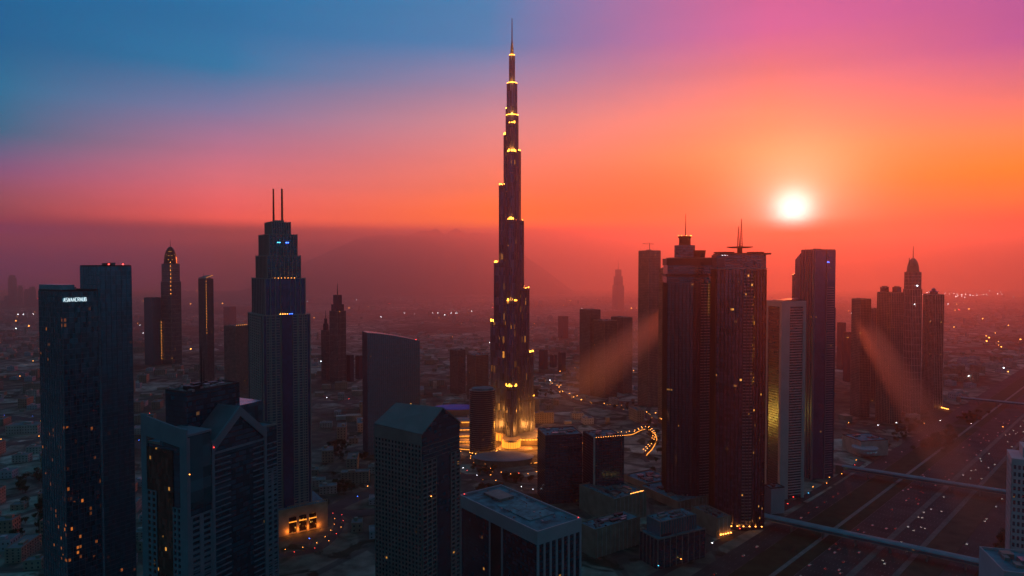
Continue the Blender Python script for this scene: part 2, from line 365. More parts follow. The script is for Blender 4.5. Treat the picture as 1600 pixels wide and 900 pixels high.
for vb, n, w_ in ((-304, 10, 4.2), (-256, 7, 4.43)):
    for k in range(n + 1):
        v = vb + .4 + k * w_ * ((42 if vb == -304 else 31) - .8) / (n * w_)
        solid = k in (0, n)
        u = 100
        while u < 1700:
            l = 200 if solid else 4
            mb.add([uv(u,v-.12,.09), uv(u,v+.12,.09), uv(u+l,v+.12,.09), uv(u+l,v-.12,.09)], [(0,1,2,3)])
            u += 200 if solid else 18
for v in (-379.5, -372, -364.5, -181, -174, -167):
    for u in range(100, 2200, 16): mb.add([uv(u,v-.1,.08), uv(u,v+.1,.08), uv(u+5,v+.1,.08), uv(u+5,v-.1,.08)], [(0,1,2,3)])
mb.build('lane_markings', PAINT, kind='structure')

def footbridge(label, p, q, hgt=10.0, wd=14.0):
    p, q = Vector((p.x,p.y,0)), Vector((q.x,q.y,0)); L_ = (q-p).length; ang = math.atan2((q-p).y, (q-p).x)
    t = thing('footbridge', label, 'bridge', p, ang, 'footbridges over the highway')
    MB().box(0, L_, -wd/2, wd/2, hgt-1.2, hgt).build('deck', CONC, t)
    for s in (-1, 1):
        for k in range(int(L_/8)+1): MB().cb(min(k*8, L_-.2), s*(wd/2-.3), hgt, hgt+3.4, .35, .35).build('post', METAL, t)
    g = MB()
    for s in (-1, 1): g.box(0, L_, s*(wd/2-.12)-.04, s*(wd/2-.12)+.04, hgt+.05, hgt+2.6)
    g.build('side_glazing', G_TEAL, t)
    n = 8; poly = []
    g = MB()
    for k in range(n):
        a0, a1 = math.pi*k/n, math.pi*(k+1)/n
        y0, z0, y1, z1 = math.cos(a0)*wd/2*1.05, math.sin(a0)*1.6, math.cos(a1)*wd/2*1.05, math.sin(a1)*1.6
        g.add([(0,y0,hgt+3.4+z0),(L_,y0,hgt+3.4+z0),(L_,y1,hgt+3.4+z1),(0,y1,hgt+3.4+z1),(0,y0,hgt+3.2+z0),(L_,y0,hgt+3.2+z0),(L_,y1,hgt+3.2+z1),(0,y1,hgt+3.2+z1)],[(0,1,2,3),(7,6,5,4),(0,3,7,4),(1,5,6,2)])
    g.build('roof', plain('bridge_roof', (.16,.34,.40), .7, .15, ior=1.2), t)
    for xe in (-5, L_+5): MB().cb(xe, 0, 0, hgt+4.6, 9.6, wd*.9).build('stair_tower', CONC, t)
    for k in range(1, int(L_/38)+1):
        if k*38 < L_-8: MB().box(k*38-1, k*38+1, -3, 3, 0, hgt-1.2).build('pier', CONC, t)
    return t
footbridge('roofed footbridge crossing the highway at the bottom right, nearest to the viewer', uv(882,-396), uv(916,-140))
footbridge('thin roofed footbridge crossing the highway behind the nearest footbridge', uv(1196,-400), uv(1236,-140), 10, 13)
footbridge('far footbridge over the highway beyond the dark tree clump', uv(2050,-400), uv(2080,-80), 9, 13)

# roads off the highway: polylines through points of the ground
ROADS = []
def road(pts, wd, name='road', z=.05, mat=None, sub=6):
    P_ = []
    n = len(pts)
    for i in range(n-1):                      # Catmull-Rom
        p0, p1, p2, p3 = pts[max(i-1,0)], pts[i], pts[i+1], pts[min(i+2,n-1)]
        for k in range(sub):
            t = k/sub; P_.append(.5*((2*p1)+(p2-p0)*t+(2*p0-5*p1+4*p2-p3)*t*t+(3*p1-p0-3*p2+p3)*t**3))
    P_.append(pts[-1]); vs = []; fs = []
    for i, p in enumerate(P_):
        d = (P_[min(i+1,len(P_)-1)] - P_[max(i-1,0)]); d.z = 0; d.normalize(); nrm = Vector((-d.y, d.x, 0))
        a = p + nrm*wd/2; b_ = p - nrm*wd/2; vs += [(a.x,a.y,z),(b_.x,b_.y,z)]
        if i: k = 2*i; fs.append((k-2,k-1,k+1,k))
    MB().add(vs, fs).build(name, mat or ASPH, kind='structure'); ROADS.append((P_, wd)); return P_
def G(*a): return [gnd(x, y) for x, y in a]
r_left = road(G((-60,702),(60,688),(210,655),(390,632),(560,628)), 26, z=.031)
r_left2 = road(G((-60,505),(120,498),(300,530),(470,600)), 40, z=.032)
r_low = road(G((-120,640),(40,655),(230,700),(380,760),(520,800),(640,790),(760,765)), 24, z=.033)
r_mid = road(G((470,850),(520,795),(640,752),(760,745),(900,760)), 26, z=.034)
r_burj1 = road(G((660,668),(712,660),(740,668),(760,700),(820,722),(880,706),(930,672)), 16, z=.042)
r_plaza = road(G((690,706),(728,716),(770,742),(830,746),(880,735),(920,748)), 12, z=.045)
r_garden = road(G((600,700),(660,716),(715,738),(790,765),(850,770)), 10, z=.046)
r_burj2 = road(G((860,600),(900,628),(960,640),(1020,655),(1060,690)), 22, z=.035)
r_right = road(G((1000,626),(1120,640),(1330,668),(1500,665),(1640,690)), 22, z=.036)
r_far = road(G((840,560),(1000,545),(1300,552),(1620,540)), 60, z=.037)
r_serv = road([uv(560,-420), uv(700,-412), uv(900,-404), uv(1100,-396), uv(1300,-400)], 12, 'service_lane', .043)
r_addr = road(G((430,868),(480,862),(510,848),(530,820),(520,795)), 14, z=.044)

# ================================================================== building kit
def fit(px0, pxc, px1, ytop, D, phi, zref=None):
    """Footprint whose near corner stands at (pxc, depth D) and whose sides reach px0 and px1."""
    zt = zat(pxc, ytop, D); q = (CAM_Z - zt) * sP; kc = (pxc-800)/FPX; Cx = kc*(D*cP+q)
    th = -math.atan2(Cx, D) + R(phi)
    k1, k0 = (px1-800)/FPX, (px0-800)/FPX
    w_ = (k1*(D*cP+q) - Cx) / (math.cos(th) - k1*math.sin(th)*cP)
    d_ = (Cx - k0*(D*cP+q)) / (math.sin(th) + k0*math.cos(th)*cP) if pxc > px0 else w_*.8
    a, b_ = Vector((math.cos(th), math.sin(th), 0)), Vector((-math.sin(th), math.cos(th), 0))
    c = Vector((Cx, D, 0)) + a*w_/2 + b_*d_/2
    return c, th, w_, d_, zt
FOOT = []
def site(F, pad=6):
    FOOT.append((F[0].x, F[0].y, math.hypot(F[2], F[3])/2 + pad))
def grid(mb, w_, d_, z0, z1, fh, bay, tv=.35, th=.35, dep=.3, cx=0, cy=0, hor=True, ver=True, sides='FLRB'):
    nf = max(1, round((z1-z0)/fh)); 
    if hor:
        for k in range(nf+1):
            z = z0 + (z1-z0)*k/nf
            if z + th/2 > z1: z = z1 - th/2
            for s in (-1, 1):
                mb.box(cx-w_/2-dep, cx+w_/2+dep, min(cy+s*d_/2, cy+s*(d_/2+dep)), max(cy+s*d_/2, cy+s*(d_/2+dep)), z-th/2, z+th/2)
                mb.box(min(cx+s*w_/2, cx+s*(w_/2+dep)), max(cx+s*w_/2, cx+s*(w_/2+dep)), cy-d_/2, cy+d_/2, z-th/2, z+th/2)
    if ver:
        e = dep*1.25
        nx = max(1, round(w_/bay)); ny = max(1, round(d_/bay))
        for k in range(nx+1):
            x = cx - w_/2 + w_*k/nx
            for s in (-1, 1): mb.box(x-tv/2, x+tv/2, min(cy+s*d_/2, cy+s*(d_/2+e)), max(cy+s*d_/2, cy+s*(d_/2+e)), z0, z1)
        for k in range(ny+1):
            y = cy - d_/2 + d_*k/ny
            for s in (-1, 1): mb.box(min(cx+s*w_/2, cx+s*(w_/2+e)), max(cx+s*w_/2, cx+s*(w_/2+e)), y-tv/2, y+tv/2, z0, z1)
    return mb
def roofkit(root, w_, d_, z, cx=0, cy=0, par=1.6, mat=None, seed=0, units=6, pmat=None):
    rnd = random.Random(seed)
    rf = MB().box(cx-w_/2+.5, cx+w_/2-.5, cy-d_/2+.5, cy+d_/2-.5, z, z+.3).build('roof', mat or ROOFM, root)
    p = MB(); t = .45
    p.box(cx-w_/2, cx+w_/2, cy-d_/2, cy-d_/2+t, z+.002, z+par); p.box(cx-w_/2, cx+w_/2, cy+d_/2-t, cy+d_/2, z+.002, z+par)
    p.box(cx-w_/2, cx-w_/2+t, cy-d_/2+t, cy+d_/2-t, z+.002, z+par); p.box(cx+w_/2-t, cx+w_/2, cy-d_/2+t, cy+d_/2-t, z+.002, z+par)
    p.build('parapet', pmat or CONC, rf)
    for k in range(units*3 if units >= 8 else 0):
        ux, uy, us = cx + rnd.uniform(-.44,.44)*w_, cy + rnd.uniform(-.44,.44)*d_, rnd.uniform(.7,2.2)
        MB().cb(ux, uy, z+.31, z+rnd.uniform(.9,2.4), us, us*rnd.uniform(.5,2.5)).build('cooling_unit', rnd.choice([CONC, METAL, DARKM]), rf)
    for k in range(units):
        uw, ud = rnd.uniform(.08,.2)*w_, rnd.uniform(.08,.2)*d_
        ux, uy = cx + rnd.uniform(-.36,.36)*(w_-uw), cy + rnd.uniform(-.36,.36)*(d_-ud)
        MB().cb(ux, uy, z+.302+.01*k, z+rnd.uniform(1.2,3.4), uw, ud).build('rooftop_unit', rnd.choice([CONC, METAL, DARKM]), rf)
def block(name, label, cat, F, gm, fm, fh=3.8, bay=3.2, tv=.3, th=.4, dep=.3, hor=True, ver=True, z0=0, seed=0, units=5, group=None, roof=True):
    c, th_, w_, d_, h = F; site(F)
    t = thing(name, label, cat, c, th_, group)
    fc = MB().box(-w_/2, w_/2, -d_/2, d_/2, z0, h).build('facade', gm, t)
    if fm: grid(MB(), w_, d_, z0, h, fh, bay, tv, th, dep, hor=hor, ver=ver).build('facade_grid', fm, fc)
    if roof: roofkit(t, w_-.1, d_-.1, h, seed=seed, units=units, pmat=fm or DARKM)
    return t
def mast(root, x, y, z0, z1, r=.5, n=6, mat=None, name='mast'):
    return MB().bar((x,y,z0), (x,y,z1), r, n, r*.35).build(name, mat or DARKM, root)
def lamp_on(root, x, y, z, mat, s=.9, name='beacon'):
    return MB().lathe([(0.01,z),(s*.7,z+s*.3),(s*.7,z+s*.8),(0.01,z+s*1.1)], 6, x, y).build(name, mat, root)

# ================================================================== the tall spired tower
BY = 1353.0
def px2m(n): return n / FPX * BY
def megatower():
    t = thing('skyscraper', 'tallest tower in the centre, a slender stepped spire lit gold at every setback', 'skyscraper', (0, BY, 0), 0)
    FOOT.append((0, BY, 95))
    hz = lambda y: zat(800, y, BY)
    gm = glass('tower_cladding', (.12,.15,.32), cell=(1.9,15), lit=.09, lcol=(1,.36,.04), ls=1.0, rough=.25, ior=1.6, clump=32., var=.5, metal=.7, bandw=.02)
    fin = plain('steel_fins', (.16,.18,.28), .4, .1, metal=.4)
    def capsule(r0, r1, hw, a, n=8):
        ca, sa = math.cos(a), math.sin(a); pts = [(r0, -hw)]
        pts += [(r1-hw+hw*math.cos(-math.pi/2+math.pi*k/n), hw*math.sin(-math.pi/2+math.pi*k/n)) for k in range(n+1)]
        pts += [(r0, hw)]
        return [(x*ca-y*sa, x*sa+y*ca) for x, y in pts]
    def fins(poly, z0, z1, step=3.4, dep=1.1):
        g = MB()
        for i in range(len(poly)-1):
            p, q = Vector(poly[i]), Vector(poly[i+1]); l = (q-p).length; d = (q-p)/l; nn = Vector((d.y, -d.x)); k = max(1, int(l/step))
            for j in range(k):
                m_ = p + d*(l*(j+.5)/k)
                A, B, C_, D_ = m_-d*.14, m_+d*.14, m_+d*.14+nn*dep, m_-d*.14+nn*dep
                g.prism([tuple(A), tuple(D_), tuple(C_), tuple(B)], z0, z1)
        # storey ledges
        z = z0 + 7.2
        while z < z1:
            ring = []
            g.prism([(x*1.004, y*1.004) for x, y in poly], z-.25, z+.25); z += 14.4
        return g
    lights = []; rnd_ = random.Random(2)
    def wing(ang, spec, hw0):
        # spec: (reach along the wing in metres, y pixel of the top)
        for i, (r1, yt, hw) in enumerate(spec):
            z1 = hz(yt); a = R(ang)
            r0 = -2.0
            zb = 0 if i == 0 else 0
            poly = capsule(r0, r1, hw, a)
            # tiers nest: each inner tier is a little wider than the one that wraps it is cut by it
            z0 = 0.0 if i == 0 else hz(spec[i-1][1]) - .5
            wt = MB().prism(poly, z0, z1).build('wing_tier', gm, t)
            fins(poly, z0, z1).build('tier_fins', fin, wt)
            # mechanical band and lit crown at the top of the tier
            MB().prism([(x*1.012, y*1.012) for x, y in poly], z1-7, z1-5.2).build('louvre_band', DARKM, wt)
            cr = MB().prism([(x*1.006, y*1.006) for x, y in capsule(max(r0, r1-2*hw-4), r1, hw*.98, a)], z1+.01, z1+1.1)
            cr.build('terrace_edge', fin, wt)
            lm = capsule(r1-1.7*hw, r1-.5, hw*.9, a)
            for (x, y) in lm[1:-1]:
                if rnd_.random() < .3: continue
                s_ = rnd_.uniform(.7, 2.6); MB().cb(x, y, z1+1.1, z1+1.4+s_*rnd_.uniform(.6, 2.2), s_, s_).build('terrace_lamp', E_GOLDSTRIP, wt)
            lights.append(((r1-hw*.6)*math.cos(a), (r1-hw*.6)*math.sin(a), z1+3, rnd_.choice((1.0, 1.6, 2.4))))
    c30 = math.cos(R(30))
    def reach(px, hw): return (px2m(px) - hw*1.0) / c30 + hw*.45
    Lw = [(38, 504, 11), (31.8, 411, 10), (23.2, 289, 8.5), (15.2, 211, 7.2), (11.5, 170, 6.2)]
    Rw = [(40, 622, 11.5), (38, 552, 11), (30.7, 451, 10), (21.4, 345, 8.5), (16, 236, 7.2), (11.7, 181, 6)]
    Fw = [(27, 600, 11), (24, 470, 10.5), (20, 345, 9.5), (16, 240, 8), (10.5, 195, 6.2)]
    wing(150, [(reach(p, h), y, h) for p, y, h in Lw], 11)
    wing(30, [(reach(p, h), y, h) for p, y, h in Rw], 11)
    wing(-92, [(px2m(p)*1.1, y, h) for p, y, h in Fw], 11)
    # core: stacked drums and the spire
    prof = [(0, 15.5, 240), (hz(240), 11.5, 131)]
    for z0, r, yt in ((0.0, 15.0, 240), (hz(240)-.3, 12.2, 181), (hz(181)-.3, 10.3, 131), (hz(131)-.3, 5.6, 87)):
        z1 = hz(yt)
        poly = [(r*math.cos(2*math.pi*k/18), r*math.sin(2*math.pi*k/18)) for k in range(18)]
        MB().prism(poly, z0, z1).build('core_drum', gm, t); fins(poly+[poly[0]], z0, z1, 1.8, .5).build('drum_fins', fin, t)
        MB().lathe([(r*.98, z1+.02), (r*.98, z1+1.4), (r*.9, z1+1.4), (r*.9, z1+.02)], 18).build('drum_crown', E_GOLDSTRIP if yt < 200 else fin, t)
        lights.append((0, -r-2, z1-2, .6))
    MB().lathe([(3.6, hz(87)), (3.0, hz(76)), (1.9, hz(68)), (1.2, hz(64))], 10).build('spire_base', glass('spire_glass', (.1,.09,.1), cell=(1.2,3), lit=.6, lcol=(1,.5,.08), ls=1.6, clump=14), t)
    MB().bar((0,0,hz(64)-1), (0,0,hz(29)), 1.25, 8, .7).build('spire', DARKM, t)
    # lit podium
    g = MB(); gl = MB()
    for a in (150, 30, -92):
        g.prism(capsule(0, 66, 17, R(a), 10), 0, 16)
    g.build('podium', plain('podium_stone', (.45,.38,.30)), t)
    k = 0
    for a in (150, 30, -92):
        pl = capsule(6, 66.6, 17.6, R(a), 12)
        for i in range(len(pl)-1):
            p, q = Vector(pl[i]), Vector(pl[i+1]); nseg = max(1, int((q-p).length/7))
            for j in range(nseg):
                m_ = p + (q-p)*((j+.5)/nseg); d = (q-p).normalized()
                A = m_-d*1.9; B = m_+d*1.9; nn = Vector((d.y,-d.x))*.35
                gl.prism([tuple(A), tuple(A+nn), tuple(B+nn), tuple(B)], 1.0, 12.5)
    gl.build('podium_glazing', emis('podium_light', (1,.34,.03), 1.5), t, kind='stuff')
    # lamps: uplights at the foot and on the terraces (lit in the photograph)
    def pl_(x, y, z, e, r=1.5):
        l = bpy.data.lights.new('uplight', 'POINT'); l.energy = e; l.color = (1,.30,.03); l.shadow_soft_size = r
        o = bpy.data.objects.new('uplight', l); COL.objects.link(o); o.parent = t; o.location = (x, y, z)
    for (x, y, z, s) in lights: pl_(x, y - 4 if s < .9 else y, z + (6 if s < 1 else 1), 26000*s)
    for a in (-20, -58, -125, -160, 180, 0):
        pl_(70*math.cos(R(a)), 70*math.sin(R(a)), 22, 95000, 4)
    for a in (-32, -148): pl_(40*math.cos(R(a)), 40*math.sin(R(a)), 60, 30000, 3)
    return t
megatower()

# ================================================================== foreground and midground towers
def twin_left():
    F = fit(60, 97, 152, 447, 500, 24); c, th_, w_, d_, h = F; site(F)
    t = thing('office_tower', 'dark teal glass tower at far left with small white letters under its roof edge', 'skyscraper', c, th_)
    MB().box(-w_/2, w_/2, -d_/2, d_/2, 0, h-4).build('facade', G_TEALO, t)
    grid(MB(), w_, d_, 0, h-4, 3.9, 3.8, .22, .3, .15).build('facade_grid', MULL, t)
    roofkit(t, w_-.2, d_-.2, h-4, par=1.2, seed=3, units=4, pmat=DARKM)
    # taller screen wall at the left half
    MB().box(-w_/2+.2, -w_/2+w_*.35, -d_/2+.3, d_/2-.3, h-2.9, h+.8).build('plant_screen', G_TEAL, t)
    # letters
    txt = 'ASWAACRAUB'
    GL = {'A': [((0,0),(.5,1)),((.5,1),(1,0)),((.22,.4),(.78,.4))], 'S': [((1,1),(0,1)),((0,1),(0,.5)),((0,.5),(1,.5)),((1,.5),(1,0)),((1,0),(0,0))],
          'W': [((0,1),(.25,0)),((.25,0),(.5,.7)),((.5,.7),(.75,0)),((.75,0),(1,1))], 'C': [((1,1),(0,1)),((0,1),(0,0)),((0,0),(1,0))],
          'R': [((0,0),(0,1)),((0,1),(1,1)),((1,1),(1,.5)),((1,.5),(0,.5)),((.4,.5),(1,0))], 'U': [((0,1),(0,0)),((0,0),(1,0)),((1,0),(1,1))],
          'B': [((0,0),(0,1)),((0,1),(.8,1)),((.8,1),(.8,.55)),((.8,.5),(0,.5)),((1,.5),(1,0)),((1,0),(0,0))]}
    sg = MB(); x0 = -w_/2 + w_*.02; adv = w_*.66/len(txt); z0 = h-11.5
    for i, ch in enumerate(txt):
        for (a, b_) in GL[ch]:
            sg.bar((x0+i*adv+a[0]*adv*.68, -d_/2-.75, z0+a[1]*2.6), (x0+i*adv+b_[0]*adv*.68, -d_/2-.75, z0+b_[1]*2.6), .24, 4)
    sg.build('sign_lettering', E_SIGN, t)
    lamp_on(t, -w_/2+w_*.4, 0, h-2.6, E_RED, .8)
    F2 = fit(125, 156, 205, 416, 575, 26); c, th_, w_, d_, h = F2; site(F2)
    t2 = thing('office_tower', 'taller dark teal glass tower directly behind the lettered tower at far left', 'skyscraper', c, th_)
    MB().box(-w_/2, w_/2, -d_/2, d_/2, 0, h).build('facade', glass('teal_glass_tall', (.03,.26,.38), cell=(2.2,3.8), lit=.012, ls=.5, clump=40., ior=2.0, var=.25, lcol=(1,.25,.04)), t2)
    grid(MB(), w_, d_, 0, h, 3.9, 4.4, .2, .3, .15).build('facade_grid', MULL, t2)
    roofkit(t2, w_-.2, d_-.2, h, par=1.0, seed=5, units=3, pmat=DARKM)
    lamp_on(t2, -w_*.2, -d_/2+1, h+1.2, E_RED, .9); lamp_on(t2, w_*.25, -d_/2+1, h+1.2, E_RED, .9)
twin_left()

def windows_on(t, x0, x1, z0, z1, nx, nz, face, off, mat, fr=.68, fz=.62, limit=100, sill=None, name='window'):
    """Punched windows with reveals: the largest as parts of their own, the rest as one."""
    rest = MB(); cnt = 0
    for j in range(nz-1, -1, -1):
        for i in range(nx):
            cx = x0 + (x1-x0)*(i+.5)/nx; cz = z0 + (z1-z0)*(j+.5)/nz; hw = (x1-x0)/nx*fr/2; hz_ = (z1-z0)/nz*fz/2
            g = MB() if cnt < limit else rest
            if face == 'F': g.box(cx-hw, cx+hw, off-.05, off+.02, cz-hz_, cz+hz_)
            else: g.box(off-.05, off+.02, cx-hw, cx+hw, cz-hz_, cz+hz_)
            if cnt < limit: g.build(name, mat, t)
            cnt += 1
    if rest.v: rest.build(name + '_array', mat, t, kind='stuff')

def wallgrid(mb, x0, x1, z0, z1, nx, nz, face, off, dep, fv, fz_):
    """A white frame standing proud of the glass: nx by nz openings; dep < 0 stands outward."""
    wv = (x1-x0)/nx*fv; hz_ = (z1-z0)/nz*fz_
    a, b_ = min(off, off+dep), max(off, off+dep)
    for i in range(nx+1):
        x = x0 + (x1-x0)*i/nx; l, r = max(x0, x-wv/2), min(x1, x+wv/2)
        mb.box(l, r, a, b_, z0, z1) if face == 'F' else mb.box(a, b_, l, r, z0, z1)
    e = dep*.92; a2, b2 = min(off, off+e), max(off, off+e)
    for j in range(nz+1):
        z = z0 + (z1-z0)*j/nz; l, r = max(z0, z-hz_/2), min(z1, z+hz_/2)
        mb.box(x0, x1, a2, b2, l, r) if face == 'F' else mb.box(a2, b2, x0, x1, l, r)
    return mb

def gable_white():
    """Foreground left: pale framed tower with a gabled bay and a dark penthouse."""
    F = fit(222, 291, 432, 668, 425, 38); c, th_, w_, d_, h = F; site(F)
    t = thing('gabled_tower', 'pale framed tower with a pointed gable and dark roof box, in the left foreground', 'high-rise', c, th_)
    pale = plain('grey_blue_cladding', (.18,.23,.28), .6, .12)
    body = MB().box(-w_/2, w_/2, -d_/2, d_/2, 0, h-14); body.build('core_glazing', G_DARK, t)
    # left face: solid frame with a tall brownish glass slot
    g = MB(); x = -w_/2
    zt = h + 5
    g.box(x-1.0, x, -d_/2-1.2, -d_/2+d_*.12, 0, zt-6); g.box(x-1.0, x, d_/2-d_*.12, d_/2, 0, zt)
    g.add([(x-1,-d_/2+d_*.12,zt-18),(x-1,d_/2-d_*.12,zt-14),(x-1,d_/2-d_*.12,zt-1),(x-1,-d_/2+d_*.12,zt-6),(x,-d_/2+d_*.12,zt-18),(x,d_/2-d_*.12,zt-14),(x,d_/2-d_*.12,zt-1),(x,-d_/2+d_*.12,zt-6)],[(3,2,1,0),(4,5,6,7),(0,1,5,4),(1,2,6,5),(2,3,7,6),(3,0,4,7)])
    g.build('side_frame', pale, t)
    MB().box(x-.5, x-.02, -d_/2+d_*.30, d_/2-d_*.12, 0, h-16).build('side_glazing', glass('brown_glass', (.22,.10,.08), cell=(2,3.6), lit=.02, ls=1.5, clump=18.), t)
    gr = MB(); wallgrid(gr, -d_/2+d_*.12, -d_/2+d_*.30, 20, h-52, 2, 44, 'L', x, -.9, .42, .36); gr.build('side_window_frame', pale, t)
    gr = MB(); wallgrid(gr, d_/2-d_*.34, d_/2, 20, h-44, 3, 46, 'L', x-.52, -.6, .42, .36); gr.build('side_window_frame', pale, t)
    y = -d_/2
    # front: corner bay, gabled bay, right bay
    xa, xb, xc, xd = -w_/2, -w_/2+w_*.24, -w_/2+w_*.86, w_/2
    f = MB()
    for a0, a1, zz in ((xa, xa+1.6, h-7), (xb, xb+2.2, h-13), (xc-2.2, xc, h-13)): f.box(a0, a1, y-1.1, y, 0, zz)
    # gable rafters
    xm = (xb+xc)/2; zg = h+6; zs = h-15
    def rafter(xA, zA, xB, zB, th2):
        f.add([(xA,y-1.3,zA-th2),(xB,y-1.3,zB-th2),(xB,y-1.3,zB),(xA,y-1.3,zA),(xA,y+.4,zA-th2),(xB,y+.4,zB-th2),(xB,y+.4,zB),(xA,y+.4,zA)],[(0,1,2,3),(7,6,5,4),(0,4,5,1),(1,5,6,2),(2,6,7,3),(3,7,4,0)])
    rafter(xb, zs, xm, zg, 6.5); rafter(xm, zg, xc, zs, 6.5)
    f.box(xb+2.2, xc-2.2, y-1.0, y, h-22, h-20.6)
    f.build('front_frame', pale, t)
    # gable glazing and sloping roof planes behind
    MB().prism([(xb+.5,y+.1),(xc-.5,y+.1),(xc-.5,y+.6),(xb+.5,y+.6)], h-20, [zs-5,zs-5,zs-5,zs-5]).build('gable_sill_glazing', G_DARK, t)
    MB().add([(xb+1,y-.1,zs-5),(xc-1,y-.1,zs-5),(xm,y-.1,zg-6),(xb+1,y+.5,zs-5),(xc-1,y+.5,zs-5),(xm,y+.5,zg-6)],[(0,1,2),(5,4,3),(0,3,4,1),(1,4,5,2),(2,5,3,0)]).build('gable_glazing', G_DARK, t)
    r = MB(); yb = d_*.08
    r.add([(xb,y+.42,zs),(xm,y+.42,zg),(xm,yb,zg),(xb,yb,zs),(xb,y+.42,zs-.5),(xm,y+.42,zg-.5),(xm,yb,zg-.5),(xb,yb,zs-.5)],[(0,1,2,3),(7,6,5,4),(0,4,5,1),(2,6,7,3),(0,3,7,4)])
    r.add([(xm+.01,y+.42,zg),(xc,y+.42,zs),(xc,yb,zs),(xm+.01,yb,zg),(xm+.01,y+.42,zg-.5),(xc,y+.42,zs-.5),(xc,yb,zs-.5),(xm+.01,yb,zg-.5)],[(0,1,2,3),(7,6,5,4),(0,4,5,1),(2,6,7,3),(1,5,6,2)])
    r.build('gable_roof', plain('gable_roof_metal', (.12,.14,.17), .7), t)
    # corner glass lantern
    MB().box(xa+.2, xb-.3, y-.6, d_*.1, h-52, h-6).build('corner_glazing', glass('corner_glass', (.04,.24,.32), cell=(12,7), lit=0, ior=2.0), t)
    MB().box(xa, xb, y-.9, d_*.12, h-6, h-4.6).build('corner_coping', pale, t)
    # slab lines
    s = MB(); z = h-26
    k = 0
    while z > 10:
        s.box(xa+1.6, xb, y-.8, y, z, z+.6) if z < h-54 else None
        s.box(xb+2.2, xb+w_*.2, y-.9, y, z, z+.6); s.box(xc-w_*.16, xc-2.2, y-.9, y, z, z+.6); s.box(xc, xd, y-.85, y, z, z+.6)
        z -= 4.0
    s.build('balcony_slab', pale, t)
    gr = MB(); wallgrid(gr, xa+1.6, xb, 12, h-58, 2, 46, 'F', y-.02, -.85, .36, .36); wallgrid(gr, xc+.2, xd, 12, h-44, 2, 50, 'F', y-.02, -.85, .36, .36); gr.build('window_frame_grid', pale, t)
    # back wing and penthouse
    MB().box(w_*.1, w_/2+3, -d_*.1, d_/2, 0, h+2).build('rear_wing', glass('rear_wing_glass', (.04,.20,.28), cell=(3.2,4), lit=.004), t)
    roofkit(t, w_-.4, d_-.4, h-13.99, seed=8, units=3)
    p0x, p1x, p0y, p1y, pz = -w_*.28, w_*.30, -d_*.02, d_*.48, zat(330, 612, 455)
    MB().box(p0x, p1x, p0y, p1y, h-13, pz).build('penthouse', G_DARK, t)
    pc = ((p0x+p1x)/2, (p0y+p1y)/2)
    roofkit(t, p1x-p0x, p1y-p0y, pz+.01, pc[0], pc[1], 1.2, plain('green_roof', (.10,.13,.12), .9, .6, .3), 11, 9, DARKM)
    mast(t, pc[0], pc[1]+2, pz, pz+28, .7); mast(t, pc[0]+2.5, pc[1]+2.5, pz, pz+19, .45)
    lamp_on(t, xa+1, y-1.2, h-30, E_WARM, .4); lamp_on(t, xb+1, y-1.7, h-17, E_RED, .4)
gable_white()

